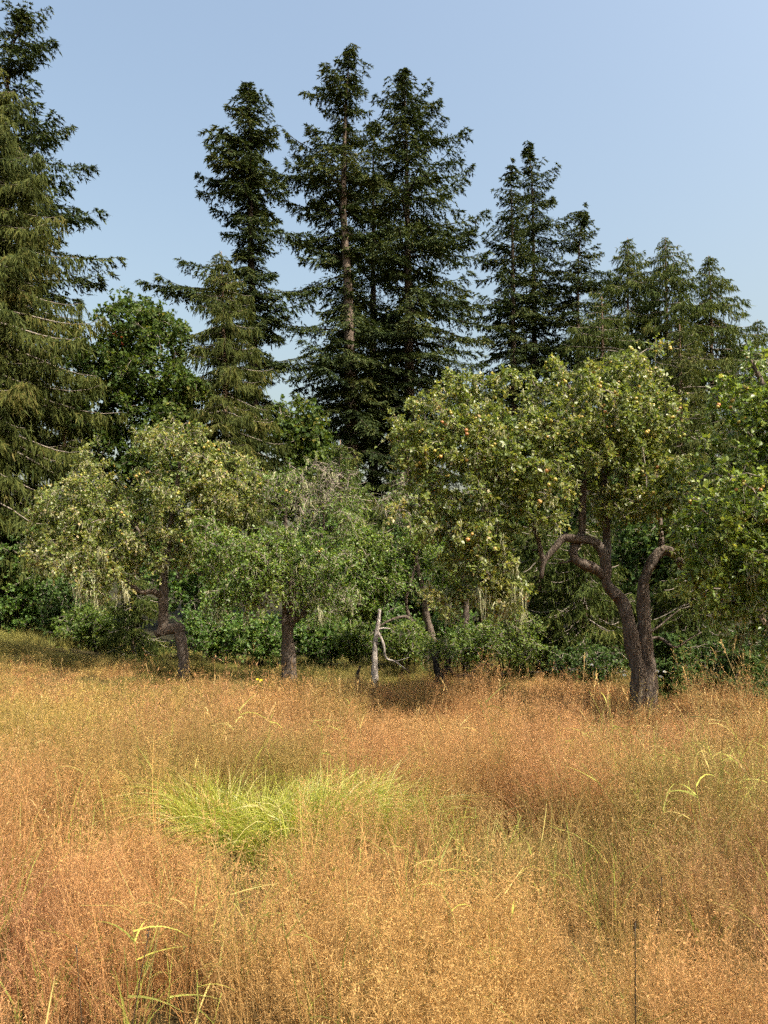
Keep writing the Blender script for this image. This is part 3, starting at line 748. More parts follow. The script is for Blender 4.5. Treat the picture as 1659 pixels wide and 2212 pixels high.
blobs = [blob(1250, 920, 165, 120, Y, ry=1.7), blob(1335, 815, 95, 55, Y, ry=1.0), blob(985, 920, 125, 95, Y, ry=1.3), blob(900, 1010, 80, 110, Y, -.7, ry=.9, shift=.05),
         blob(1110, 985, 160, 105, Y, -.4, ry=1.5), blob(1400, 930, 95, 110, Y, ry=1.4), blob(1420, 1060, 85, 80, Y, -.6, ry=1.0), blob(1045, 1110, 95, 100, Y, -1.0, ry=.9, shift=.05),
         blob(950, 1130, 70, 70, Y, -.8, ry=.7, leafy=.85, shift=.08), blob(1060, 1230, 75, 70, Y, -.9, ry=.6, leafy=.8, shift=.14), blob(1330, 1090, 60, 50, Y, ry=1.1, leafy=.6),
         blob(1170, 1085, 70, 60, Y, -.8, ry=.9), blob(1390, 780, 80, 30, Y, .3, ry=.6, leafy=.5), blob(1055, 830, 60, 40, Y, ry=.7), blob(1085, 1275, 65, 55, Y, -.9, ry=.6, leafy=.85, shift=.12), blob(980, 1270, 70, 45, Y, -.7, ry=.6, leafy=.8, shift=.12), blob(1475, 1180, 45, 50, Y, -.5, ry=.5), blob(985, 1200, 60, 60, Y, -.6, ry=.6, leafy=.75, shift=.08)]
broadleaf('apple_tree', 'big double-stemmed apple tree heavy with yellow apples, right of centre', 'apple tree', APPLE_GROUP, b, limbs, blobs, 720, 201,
          M_BARK_APPLE, M_TWIG, M_APPLE_LEAF, leaf=.074, per=11, lpt=9, tl=.23, tress=46, lichen=900, apples=300, sides=14)

# apple tree at the right edge, nearer
Y = 11.6
b = foot(1790, 1560, Y)
limbs = [(np.concatenate([[b - down], pl([(1788, 1480), (1775, 1350), (1770, 1220), (1740, 1100), (1700, 980), (1660, 860), (1620, 780)], Y)]), .17, .03),
         (pl([(1772, 1260), (1720, 1180, -.2), (1640, 1120, -.3), (1560, 1110, -.2), (1500, 1140)], Y), .07, .02),
         (pl([(1760, 1150), (1800, 1000), (1780, 850)], Y + .3), .08, .03)]
blobs = [blob(1640, 870, 85, 110, Y, ry=1.1), blob(1600, 990, 80, 90, Y, .2, ry=1.0, leafy=.85), blob(1550, 1160, 105, 85, Y, ry=.9), blob(1650, 1100, 95, 110, Y, -.1, ry=1.1), blob(1640, 1250, 85, 80, Y, ry=.9),
         blob(1645, 1370, 45, 65, Y, .1, ry=.5, leafy=.8), blob(1760, 950, 110, 180, Y, ry=1.2), blob(1760, 1230, 90, 150, Y, ry=1.0), blob(1510, 1230, 65, 60, Y, -.3, ry=.5, leafy=.8, shift=.08), blob(1565, 1310, 70, 55, Y, -.3, ry=.5, leafy=.8, shift=.08), blob(1590, 1100, 80, 70, Y, -.8, ry=.5, shift=.1)]  # shift lightens the forward leaf clusters, sunlight put into their colour
broadleaf('apple_tree', 'broad-leaved apple tree reaching in at the right edge, nearest of the orchard', 'apple tree', APPLE_GROUP, b, limbs, blobs, 390, 207,
          M_BARK_APPLE, M_TWIG, M_APPLE_LEAF_E, leaf=.088, per=9, lpt=8, tl=.26, tress=16, lichen=260, apples=70, lw=.32)

# apple tree with the zigzag trunk on the left
Y = 19.0
b = foot(399, 1440, Y)
limbs = [(np.concatenate([[b - down], pl([(399, 1425), (395, 1395), (390, 1372), (384, 1358), (369, 1357), (352, 1363)], Y)]), .135, .135),
         (pl([(392, 1362), (387, 1353), (370, 1356), (352, 1364), (338, 1371)], Y), .11, .085),
         (pl([(350, 1368), (354, 1345), (355, 1307), (355, 1273), (354, 1245), (362, 1190, .2), (372, 1110, .2), (385, 1020, .1), (392, 950)], Y), .135, .03),
         (pl([(354, 1295), (345, 1285), (330, 1277, -.1), (304, 1278, -.2), (270, 1250, -.3), (225, 1200, -.3), (180, 1150, -.2)], Y), .075, .02),
         (pl([(354, 1245), (320, 1180, .3), (270, 1110, .4), (200, 1060, .3)], Y), .06, .02),
         (pl([(356, 1230), (410, 1150, .2), (470, 1090, .2), (530, 1050)], Y), .06, .02)]
blobs = [blob(365, 1090, 150, 100, Y, ry=1.8), blob(385, 965, 85, 60, Y, ry=1.1), blob(185, 1100, 110, 90, Y, ry=1.4), blob(120, 1140, 70, 70, Y, ry=.9), blob(195, 1215, 90, 60, Y, -1.0, ry=.8, shift=.15),
         blob(320, 1180, 120, 55, Y, -.4, ry=1.0, shift=.05), blob(495, 1050, 90, 80, Y, ry=1.3, shift=.08), blob(190, 985, 34, 40, Y, ry=.5, leafy=.7), blob(440, 1190, 60, 50, Y, -.7, ry=.7, shift=.12), blob(215, 1265, 80, 35, Y, -1.0, ry=.6, leafy=.8, shift=.15), blob(90, 1190, 40, 45, Y, -.4, ry=.6, leafy=.7, shift=.1)]
broadleaf('apple_tree', 'mossy apple tree on a zigzag bent trunk at the left', 'apple tree', APPLE_GROUP, b, limbs, blobs, 560, 211,
          M_BARK_APPLE, M_TWIG, M_APPLE_LEAF, leaf=.076, per=10, lpt=8, tl=.27, tress=60, lichen=1000, apples=90, sides=12, flush=.03)

# apple tree with a dead twiggy top
Y = 18.3
b = foot(624, 1452, Y)
limbs = [(np.concatenate([[b - down], pl([(624, 1430), (624, 1395), (623, 1360), (630, 1335), (632, 1310), (628, 1265), (622, 1213), (618, 1150), (615, 1080)], Y)]), .17, .03),
         (np.concatenate([[b - down + [-.08, 0, 0]], pl([(616, 1430), (616, 1380), (615, 1343), (614, 1299), (600, 1240, -.2), (570, 1190, -.2)], Y)]), .11, .03),
         (pl([(630, 1345), (640, 1336), (657, 1324), (671, 1299), (677, 1270), (690, 1200), (700, 1120), (690, 1060)], Y), .075, .02)]
blobs = [blob(535, 1215, 85, 85, Y, -.9, ry=.9, shift=.05), blob(590, 1190, 60, 70, Y, -.7, ry=.8, shift=.1), blob(700, 1215, 80, 70, Y, -.5, ry=.9), blob(575, 1280, 50, 40, Y, -.9, ry=.6, shift=.2),
         blob(700, 1040, 75, 55, Y, ry=.8, leafy=.05), blob(660, 1090, 60, 50, Y, ry=.8, leafy=.12), blob(745, 1110, 40, 60, Y, ry=.7, leafy=.5), blob(605, 1050, 60, 50, Y, ry=.8, leafy=.45), blob(730, 1290, 50, 40, Y, ry=.8, leafy=.4), blob(490, 1290, 60, 45, Y, -.9, ry=.7), blob(680, 1300, 55, 40, Y, -.5, ry=.7, leafy=.6), blob(460, 1180, 50, 70, Y, -.6, ry=.7)]
broadleaf('apple_tree', 'apple tree with fresh green leaves below and a dead grey twiggy top', 'apple tree', APPLE_GROUP, b, limbs, blobs, 520, 223,
          M_BARK_APPLE, M_TWIG, M_APPLE_LEAF_B, leaf=.062, per=9, lpt=8, tl=.30, tress=26, lichen=500, apples=14, sides=12)

# small apple tree in the middle, behind the snag
Y = 20.3
b = foot(935, 1395, Y)
limbs = [(np.concatenate([[b - down], pl([(935, 1385), (929, 1355), (921, 1329), (915, 1279), (904, 1239), (890, 1180), (880, 1110)], Y)]), .13, .025),
         (np.concatenate([[b - down + [-.12, 0, 0]], pl([(921, 1388), (905, 1365), (893, 1346), (880, 1318), (879, 1287), (890, 1250), (905, 1190)], Y)]), .085, .02),
         (pl([(890, 1342), (876, 1332), (842, 1340), (822, 1352), (806, 1364)], Y - .3), .05, .02)]
blobs = [blob(800, 1180, 55, 55, Y, -.2, ry=.9, shift=.1), blob(905, 1170, 55, 45, Y, ry=.9, shift=.15), blob(870, 1080, 65, 55, Y, ry=.8, leafy=.15), blob(800, 1265, 70, 55, Y, ry=1.0, shift=-.1), blob(850, 1230, 60, 60, Y, ry=.9, shift=-.05), blob(770, 1140, 40, 40, Y, ry=.6, shift=.1), blob(780, 1300, 50, 40, Y, -.3, ry=.7), blob(930, 1250, 50, 50, Y, -.3, ry=.7, leafy=.6)]
broadleaf('apple_tree', 'small scraggly apple tree in the middle behind the bleached snag', 'apple tree', APPLE_GROUP, b, limbs, blobs, 280, 227,
          M_BARK_APPLE, M_TWIG, M_APPLE_LEAF_B, leaf=.070, per=8, lpt=9, tl=.30, lichen=260, sides=10)

Y = 20.8
b = foot(1004, 1390, Y)
limbs = [(np.concatenate([[b - down], pl([(1005, 1354), (1006, 1301), (1000, 1240), (1010, 1180)], Y)]), .12, .05)]
blobs = [blob(1005, 1205, 60, 55, Y, ry=.9), blob(960, 1250, 40, 40, Y, ry=.7)]
broadleaf('apple_tree', 'slim straight apple trunk under the drooping left side of the big apple tree', 'apple tree', APPLE_GROUP, b, limbs, blobs, 90, 229,
          M_BARK_APPLE, M_TWIG, M_APPLE_LEAF_B, leaf=.075, per=8, lpt=8, tl=.3, lichen=60, sides=10)

# maples
MAPLES = 'maples at the edge of the wood'
Y = 30.0
b = foot(285, 1400, Y)
limbs = [(np.concatenate([[b - down], pl([(288, 1300), (290, 1100), (285, 900), (280, 750)], Y)]), .22, .04), (pl([(290, 1050), (240, 920), (225, 800)], Y), .1, .03), (pl([(288, 1000), (350, 860), (380, 760)], Y), .1, .03), (pl([(290, 1150), (200, 1000), (170, 880)], Y), .09, .03)]
blobs = [blob(285, 705, 70, 70, Y, ry=2.2), blob(230, 800, 65, 80, Y, ry=2.2, shift=-.05), blob(350, 730, 60, 75, Y, ry=2.2), blob(330, 850, 90, 80, Y, ry=2.4), blob(220, 920, 75, 80, Y, ry=2.2, shift=-.1), blob(370, 950, 80, 60, Y, ry=2.2, shift=.1), blob(180, 850, 36, 70, Y, ry=1.2, leafy=.35, shift=-.1), blob(300, 1000, 90, 70, Y, ry=2.2, shift=-.05), blob(400, 1040, 70, 60, Y, ry=1.8), blob(395, 850, 50, 60, Y, ry=1.8, shift=.1)]
broadleaf('maple_tree', 'full green maple between the weeping cedar and the yellow-green cedar', 'maple tree', MAPLES, b, limbs, blobs, 680, 233,
          M_BARK_DARK, M_TWIG, M_MAPLE, leaf=.15, lw=.45, per=8, lpt=7, tl=.5, red=(at(262, 728, 28.6), .5), hang=.3)
Y = 33.0
b = foot(655, 1400, Y)
limbs = [(np.concatenate([[b - down], pl([(655, 1250), (655, 1050), (650, 930)], Y)]), .16, .04)]
blobs = [blob(640, 930, 62, 60, Y, ry=1.8, shift=.08), blob(690, 990, 60, 60, Y, ry=1.8, shift=.05), blob(640, 1060, 80, 60, Y, ry=1.8), blob(740, 1080, 60, 60, Y, ry=1.6, shift=-.05)]
broadleaf('maple_tree', 'small bright maple low between the dark firs', 'maple tree', MAPLES, b, limbs, blobs, 300, 239,
          M_BARK_DARK, M_TWIG, M_MAPLE, leaf=.18, lw=.42, per=7, lpt=6, tl=.5, hang=.3)

# shrubs along the edge of the wood
def shrub(name, label, cat, u, v, ru, rv, Y, seed, mat, n=120, leaf=.07, group='shrubs along the edge of the wood', lpt=6, per=7, vfoot=None, shift=0.0, ry=1.0):
    b = foot(u, v + rv, Y)
    r = np.random.default_rng(seed + 900)
    limbs = []
    for k in range(4):
        tip = at(u + r.uniform(-.5, .5) * ru, v - r.uniform(-.2, .5) * rv, Y + r.uniform(-.4, .4))
        s = b + [r.normal() * .12, r.normal() * .12, -.1]
        limbs.append((np.array([s, s * .5 + tip * .5 + [r.normal() * .1, 0, .15], tip]), .025, .008))
    blobs = [blob(u, v, ru * .8, rv * .8, Y, ry=ry, shift=shift), blob(u - ru * .45, v + rv * .3, ru * .5, rv * .6, Y, -.2, ry=ry * .7, shift=shift), blob(u + ru * .45, v + rv * .3, ru * .5, rv * .6, Y, -.2, ry=ry * .7, shift=shift + .05),
             blob(u + ru * .1, v + rv * .62, ru * .7, rv * .35, Y, -.2, ry=ry * .8, shift=shift)]
    return broadleaf(name, label, cat, group, b, limbs, blobs, n, seed, M_BARK_DARK, M_TWIG, mat, leaf=leaf * 1.12, lw=.38, per=per, lpt=lpt, tl=.28, hang=.3, sides=5)

shrub('shrub', 'pale green rounded bush left of the big apple trunk', 'bush', 1095, 1355, 88, 72, 18.6, 301, M_SHRUB_L, n=170, leaf=.055)
shrub('shrub', 'tuft of green sprouts on the charred stump', 'bush', 952, 1400, 40, 26, 17.3, 302, M_SHRUB_L, n=45, leaf=.05, ry=.35)
shrub('shrub', 'dense thicket at the left edge under the weeping cedar', 'bush', 40, 1230, 130, 150, 26.0, 303, M_SHRUB, n=210, leaf=.11, ry=1.6)
shrub('shrub', 'dark thicket between the left edge and the mossy apple tree', 'bush', 170, 1290, 90, 100, 25.0, 304, M_HEDGE, n=240, leaf=.085, ry=1.3)
shrub('shrub', 'hazel with yellowing lower leaves left of the young cedar', 'bush', 195, 1345, 80, 50, 23.6, 305, M_SHRUB_L, n=120, leaf=.08)
shrub('shrub', 'green bush right behind the zigzag apple trunk', 'bush', 455, 1350, 75, 65, 23.6, 306, M_SHRUB, n=160, leaf=.08)
shrub('shrub', 'wide green bush between the zigzag trunk and the dead-topped tree', 'bush', 555, 1365, 75, 55, 23.2, 307, M_SHRUB, n=160, leaf=.08, shift=.05)
shrub('shrub', 'green bush right behind the dead-topped apple trunk', 'bush', 690, 1360, 75, 60, 23.6, 308, M_SHRUB, n=160, leaf=.085)
shrub('shrub', 'yellowish bush left of the bleached snag', 'bush', 770, 1375, 50, 45, 22.6, 309, M_SHRUB_L, n=90, leaf=.075)
shrub('shrub', 'dark bush behind the scraggly middle apple tree', 'bush', 860, 1350, 70, 60, 23.5, 310, M_SHRUB, n=140, leaf=.08, shift=-.08)
shrub('shrub', 'green bush between the middle apple trunk and the slim trunk', 'bush', 975, 1345, 60, 60, 22.4, 311, M_SHRUB, n=130, leaf=.075)
shrub('shrub', 'light green sapling bush just right of the bleached snag', 'bush', 880, 1375, 55, 45, 19.6, 322, M_SHRUB_L, n=90, leaf=.06)
shrub('shrub', 'light green low bush between the charred stump and the pale rounded bush', 'bush', 1010, 1385, 55, 42, 19.0, 323, M_SHRUB_L, n=90, leaf=.06)
shrub('shrub', 'tall thicket behind the zigzag apple tree', 'bush', 430, 1220, 130, 120, 26.5, 312, M_SHRUB, n=210, leaf=.11, ry=1.4, shift=-.1)
shrub('shrub', 'tall thicket behind the dead-topped apple tree', 'bush', 700, 1200, 130, 130, 27.0, 313, M_SHRUB, n=210, leaf=.11, ry=1.4, shift=-.08)
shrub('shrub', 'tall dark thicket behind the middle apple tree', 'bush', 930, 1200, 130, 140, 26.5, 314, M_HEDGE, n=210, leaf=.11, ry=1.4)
shrub('shrub', 'dark undergrowth right of the big apple trunk', 'bush', 1510, 1420, 90, 70, 17.0, 315, M_HEDGE, n=170, leaf=.07)
shrub('shrub', 'dark undergrowth at the lower right edge behind the fir sapling', 'bush', 1650, 1420, 90, 80, 16.2, 316, M_HEDGE, n=170, leaf=.07)
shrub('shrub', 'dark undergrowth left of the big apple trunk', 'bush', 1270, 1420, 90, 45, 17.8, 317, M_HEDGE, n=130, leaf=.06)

shrub('shrub', 'tall leafy thicket under the full green maple', 'bush', 270, 1100, 120, 150, 30.5, 318, M_SHRUB, n=300, leaf=.12, ry=1.6, shift=-.1)
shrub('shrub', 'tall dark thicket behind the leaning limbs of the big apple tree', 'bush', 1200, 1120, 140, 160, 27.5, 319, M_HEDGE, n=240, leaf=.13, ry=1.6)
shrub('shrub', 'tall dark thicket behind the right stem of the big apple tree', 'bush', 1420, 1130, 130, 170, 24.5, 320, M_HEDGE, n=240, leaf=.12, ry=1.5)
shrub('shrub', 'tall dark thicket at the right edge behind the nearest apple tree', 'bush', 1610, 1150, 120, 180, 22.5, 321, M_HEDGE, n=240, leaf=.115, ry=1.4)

# ------------------------------------------------------------------ snag, stumps
def wood(name, label, cat, base, limbs, mat, sides=9, part='trunk'):
    root = empty(name, base, label, cat)
    for k, (P, r0, r1) in enumerate(limbs):
        mb = MB()
        Q = smooth_path(P, step=.06)
        tube(mb, Q, np.linspace(r0, r1, len(Q)), sides, rough=.16)
        mb.build(part if k == 0 else 'branch', mat, root, base, smooth=True)
    return root
Y = 17.6
b = foot(809, 1455, Y)
wood('snag', 'bleached bare trunk of a dead tree leaning in the middle of the grass', 'dead tree', b,
     [(np.concatenate([[b - down], pl([(809, 1440), (810, 1404), (814, 1362), (818, 1340), (820, 1316)], Y)]), .088, .035),
      (pl([(817, 1366), (828, 1390), (834, 1421), (853, 1429), (879, 1447)], Y - .1), .033, .014),
      (pl([(816, 1360), (827, 1357), (843, 1358)], Y), .028, .012),
      (pl([(853, 1429), (868, 1425), (884, 1420)], Y - .1), .012, .006)], M_SNAG)
Y = 17.0
b = foot(772, 1470, Y)
wood('stump', 'small pointed grey stump left of the bleached snag', 'stump', b, [(np.concatenate([[b - down], pl([(772, 1460), (775, 1448), (778, 1438)], Y)]), .09, .02)], M_CHAR, part='body')
Y = 17.0
b = foot(952, 1478, Y)
wood('stump', 'charred split stump with a fallen curved branch beside it', 'stump', b,
     [(np.concatenate([[b - down], pl([(950, 1465), (944, 1442), (939, 1420)], Y)]), .13, .05),
      (np.concatenate([[b - down + [.06, 0, 0]], pl([(957, 1462), (965, 1440), (971, 1418)], Y)]), .12, .05),
      (pl([(966, 1440), (973, 1446), (985, 1461), (1005, 1457), (1019, 1466)], Y), .045, .035),
      (pl([(1016, 1464), (1020, 1455), (1030, 1441), (1055, 1434), (1075, 1445)], Y), .035, .015),
      (pl([(1056, 1435), (1053, 1447), (1051, 1462)], Y), .025, .018)], M_CHAR, part='body')

# ------------------------------------------------------------------ grass: clump shapes scattered over the field
def panicle_clump(r, n=13, h=.5, spk=22, sz=1.0):
    mb = MB()
    ang = r.random(n) * 6.283; rad = np.sqrt(r.random(n)) * .10
    B = np.stack([rad * np.cos(ang), rad * np.sin(ang), np.zeros(n)], 1)
    H = h * r.uniform(.7, 1.1, n)
    lean = np.stack([np.cos(ang), np.sin(ang)], 1) * r.uniform(.02, .22, n)[:, None] + r.normal(size=(n, 2)) * .06
    t = np.linspace(0, 1, 5)
    P = np.zeros((n, 5, 3))
    P[..., 2] = H[:, None] * t * (1 - .06 * t)
    P[..., :2] = B[:, None, :2] + lean[:, None] * (H[:, None] * t ** 2)[..., None]
    ribbons(mb, P, .0011 * sz, r.uniform(.1, .5, n), r)
    # airy flower head
    for q in range(spk):
        f = r.uniform(.62, 1.0, n)
        idx = f * 4; i0 = np.minimum(idx.astype(int), 3); w_ = (idx - i0)[:, None]
        p = P[np.arange(n), i0] * (1 - w_) + P[np.arange(n), i0 + 1] * w_
        d = r.normal(size=(n, 3)); d[:, 2] = np.abs(d[:, 2]) * .8 + .15; d = norm(d)
        ln = (1.06 - f) * .13 * r.uniform(.4, 1.1, n) + .006
        e = p + d * ln[:, None]
        cl = r.uniform(.34, .70, n)
        blades(mb, p, d, ln * 1.05, .0006 * sz, cl * .7, r=r)
        blades(mb, e, norm(d + r.normal(size=(n, 3)) * .35), .0095 * sz * r.uniform(.7, 1.3, n), .0013 * sz, cl, r=r)
    # leaf blades at the foot
    m = n
    a2 = r.random(m) * 6.283
    bl = np.zeros((m, 4, 3)); tt = np.linspace(0, 1, 4); hh = r.uniform(.12, .34, m) * h / .5
    bl[..., 0] = B[:, None, 0] + np.cos(a2)[:, None] * .16 * tt ** 1.6; bl[..., 1] = B[:, None, 1] + np.sin(a2)[:, None] * .16 * tt ** 1.6
    bl[..., 2] = hh[:, None] * (tt * 1.3 - .45 * tt ** 2)
    ribbons(mb, bl, .0018 * sz, r.uniform(0, .6, m), r)
    return mb

def blade_clump(r, n=26, h=.42, wd=.0028, curl=.5, spread=.10):
    mb = MB()
    ang = r.random(n) * 6.283; rad = np.sqrt(r.random(n)) * spread
    k = 5; t = np.linspace(0, 1, k)
    H = h * r.uniform(.55, 1.15, n); a2 = ang + r.normal(size=n) * .8
    c = r.uniform(.15, 1, n) * curl
    P = np.zeros((n, k, 3))
    P[..., 0] = (rad * np.cos(ang))[:, None] + (np.cos(a2) * H * c)[:, None] * t ** 1.8
    P[..., 1] = (rad * np.sin(ang))[:, None] + (np.sin(a2) * H * c)[:, None] * t ** 1.8
    P[..., 2] = H[:, None] * (t - (.45 * c)[:, None] * t ** 2.5)
    ribbons(mb, P, wd * r.uniform(.6, 1.3, n), r.uniform(.1, .9, n), r)
    return mb

def tile(r, gen, ncl, rad, hv=.3):
    """a patch of several clumps of uneven height"""
    mb = MB()
    for k in range(ncl):
        c = gen(r)
        a = r.random() * 6.283; ca, sa = cos(a), sin(a)
        h = np.clip(r.normal(1, hv), .4, 1.5); p = r.normal(size=2) * rad
        w_ = .8 + .25 * h
        tl_ = r.normal(size=2) * .10
        sh = r.normal() * .10
        V = np.concatenate(c.v); A = np.clip(np.concatenate(c.a) + sh, 0, 1)
        X = np.stack([(V[:, 0] * ca - V[:, 1] * sa) * w_ + p[0] + tl_[0] * V[:, 2], (V[:, 0] * sa + V[:, 1] * ca) * w_ + p[1] + tl_[1] * V[:, 2], V[:, 2] * h], 1)
        mb.add(X, None, np.concatenate(c.q), A)
    return mb

def stalk_clump(r, n=3, h=.85, head=.09, hw=.0045):
    mb = MB()
    k = 6; t = np.linspace(0, 1, k)
    for q in range(n):
        H = h * r.uniform(.75, 1.15); a = r.random() * 6.283; c = r.uniform(.05, .35)
        P = np.zeros((k, 3)); P[:, 2] = H * (t - .12 * c * t ** 3)
        P[:, 0] = r.normal() * .06 + cos(a) * c * H * t ** 2.2; P[:, 1] = r.normal() * .06 + sin(a) * c * H * t ** 2.2
        tube(mb, P, np.linspace(.0017, .0010, k), 3, r.uniform(.4, .8), r=r)
        d = norm(P[-1] - P[-2])
        m = 18
        f = r.random(m)
        bb = P[-1] - d * (f * head)[:, None]
        dd = d + r.normal(size=(m, 3)) * .28
        blades(mb, bb, dd, r.uniform(.012, .024, m), hw * r.uniform(.5, 1, m), r.uniform(.5, 1, m), r=r)
        lp = np.zeros((2, 4, 3)); tt = np.linspace(0, 1, 4)
        for e in range(2):
            s0 = P[1 + e]; az = r.random() * 6.283; LL = r.uniform(.10, .22)
            lp[e, :, 0] = s0[0] + cos(az) * LL * tt; lp[e, :, 1] = s0[1] + sin(az) * LL * tt; lp[e, :, 2] = s0[2] + LL * (.9 * tt - .8 * tt ** 2)
        ribbons(mb, lp, .0028, r.uniform(.4, .9, 2), r)
    return mb

def leafy_clump(r, n=2, h=.55):
    """a few stems with broad flat leaves standing off them"""
    mb = MB()
    for q in range(n):
        H = h * r.uniform(.6, 1.15); a = r.random() * 6.283; c = r.uniform(.05, .3)
        k = 5; t = np.linspace(0, 1, k)
        P = np.zeros((k, 3)); P[:, 2] = H * t; P[:, 0] = r.normal() * .05 + cos(a) * c * H * t ** 2; P[:, 1] = r.normal() * .05 + sin(a) * c * H * t ** 2
        tube(mb, P, np.linspace(.0022, .0012, k), 3, r.uniform(.2, .6), r=r)
        m = int(r.integers(2, 5))
        lp = np.zeros((m, 5, 3)); tt = np.linspace(0, 1, 5)
        for e in range(m):
            f = r.uniform(.35, 1.0); s0 = np.array([np.interp(f, t, P[:, c_]) for c_ in range(3)])
            az = r.random() * 6.283; LL = r.uniform(.10, .22); up = r.uniform(-.2, 1.2); dr = r.uniform(.1, .9)
            lp[e, :, 0] = s0[0] + cos(az) * LL * tt; lp[e, :, 1] = s0[1] + sin(az) * LL * tt; lp[e, :, 2] = s0[2] + LL * (up * tt - dr * tt ** 2)
        ribbons(mb, lp, r.uniform(.0022, .0042, m), r.uniform(.3, 1.0, m), r)
    return mb

def scatter(name, label, cat, variants, pts, rotz, scale, tint, tilt=.1, seed=1):
    """one object whose clumps stand on the given points"""
    r = np.random.default_rng(seed)
    n = len(pts)
    me = bpy.data.meshes.new(name)
    me.vertices.add(n); me.vertices.foreach_set('co', pts.astype(np.float32).ravel())
    def attr(nm, ty, key, data):
        a = me.attributes.new(nm, ty, 'POINT'); a.data.foreach_set(key, np.ascontiguousarray(data).ravel())
    rot = np.stack([r.normal(size=n) * tilt, r.normal(size=n) * tilt, rotz], 1).astype(np.float32)
    attr('rot', 'FLOAT_VECTOR', 'vector', rot)
    attr('scl', 'FLOAT_VECTOR', 'vector', scale.astype(np.float32))
    attr('variant', 'INT', 'value', r.integers(0, len(variants), n).astype(np.int32))
    attr('tint', 'FLOAT_COLOR', 'color', np.concatenate([tint, np.ones((n, 1))], 1).astype(np.float32))
    o = bpy.data.objects.new(name, me); C.objects.link(o)
    me.materials.append(M_GRASS)
    g = bpy.data.node_groups.new(name, 'GeometryNodeTree')
    g.interface.new_socket('Geometry', in_out='INPUT', socket_type='NodeSocketGeometry')
    g.interface.new_socket('Geometry', in_out='OUTPUT', socket_type='NodeSocketGeometry')
    N = g.nodes; Lk = g.links
    gi = N.new('NodeGroupInput'); go = N.new('NodeGroupOutput')
    jn = N.new('GeometryNodeJoinGeometry')
    for k, mb in enumerate(variants):
        src = bpy.data.objects.new(name + '_clump', mb.mesh(name + '_clump', M_GRASS))
        oi = N.new('GeometryNodeObjectInfo'); oi.inputs['Object'].default_value = src; oi.inputs['As Instance'].default_value = False
        gt = N.new('GeometryNodeGeometryToInstance')
        Lk.new(oi.outputs['Geometry'], gt.inputs[0]); Lk.new(gt.outputs[0], jn.inputs[0])
    ip = N.new('GeometryNodeInstanceOnPoints'); ip.inputs['Pick Instance'].default_value = True
    def named(nm, ty):
        a = N.new('GeometryNodeInputNamedAttribute'); a.data_type = ty; a.inputs['Name'].default_value = nm
        return a.outputs['Attribute']
    Lk.new(gi.outputs[0], ip.inputs['Points']); Lk.new(jn.outputs[0], ip.inputs['Instance'])
    Lk.new(named('variant', 'INT'), ip.inputs['Instance Index'])
    Lk.new(named('rot', 'FLOAT_VECTOR'), ip.inputs['Rotation']); Lk.new(named('scl', 'FLOAT_VECTOR'), ip.inputs['Scale'])
    Lk.new(ip.outputs[0], go.inputs[0])
    md = o.modifiers.new('clumps', 'NODES'); md.node_group = g
    tag(o, label, cat, kind='stuff')
    return o

TUSSOCKS = [(at(585, 1790, 5.1)[:2], .50), (at(800, 1790, 5.2)[:2], .36)]

def field_points(y0, y1, dens, seed, xmargin=1.1):
    """random points inside the wedge that the photograph sees, a little wider"""
    r = np.random.default_rng(seed)
    half = lambda y: .53 * y + xmargin
    W = half(y1)
    n = int(dens * (y1 - y0) * 2 * W)
    x = r.uniform(-W, W, n); y = r.uniform(y0, y1, n)
    k = np.abs(x) < half(y)
    x, y = x[k], y[k]
    return x, y, r

TAN = np.array([.45, .248, .100]); GOLD = np.array([.47, .290, .105]); PINK = np.array([.43, .225, .115]); RUST = np.array([.41, .200, .080])
GREEN = np.array([.20, .215, .045]); STRAW = np.array([.52, .38, .17]); OLIVE = np.array([.20, .19, .05])

def field_tint(x, y, r, green_bias=0.0):
    a = fbm(x * .55 + 7, y * .42 + 3, 21); c = fbm(x * .9 + 31, y * .7 + 11, 33); e = fbm(x * 1.3 + 5, y * 1.1 + 2, 41)
    t = TAN[None] * np.ones((len(x), 1))
    m = lambda k: np.clip(k, 0, 1)[:, None]
    t = t + (GOLD - t) * m((a - .56) * 5)
    t = t + (PINK - t) * m((.47 - a) * 6 * (y < 11) + .0)
    t = t + (RUST - t) * m((c - .55) * 5) * .8
    gp = m((e - .60) * 6) * .55
    t = t + (GREEN - t) * gp
    # greener strip at the foot of the wood, yellow-green on the rise at the left
    edge = 17.0 + .8 * np.sin(x * .8) - .22 * np.clip(x - 2, 0, 9) + .18 * np.clip(-x - 3, 0, 10)
    t = t + (OLIVE * 1.0 - t) * m((y - edge) / 1.6) * .85
    lg = np.exp(-(((x + 4.2) / 2.4) ** 2 + ((y - 9.2) / 2.0) ** 2))
    t = t + (np.array([.36, .30, .07]) - t) * m(lg * .8)
    for (tx, ty), tr_ in TUSSOCKS:
        d = np.hypot((x - tx) / (tr_ * 1.7), (y - ty) / (tr_ * 1.5))
        t = t + (GREEN * 1.25 - t) * m(1.25 - d) * .7
    t = t + (GREEN - t) * green_bias
    return t * r.uniform(.82, 1.18, len(x))[:, None]

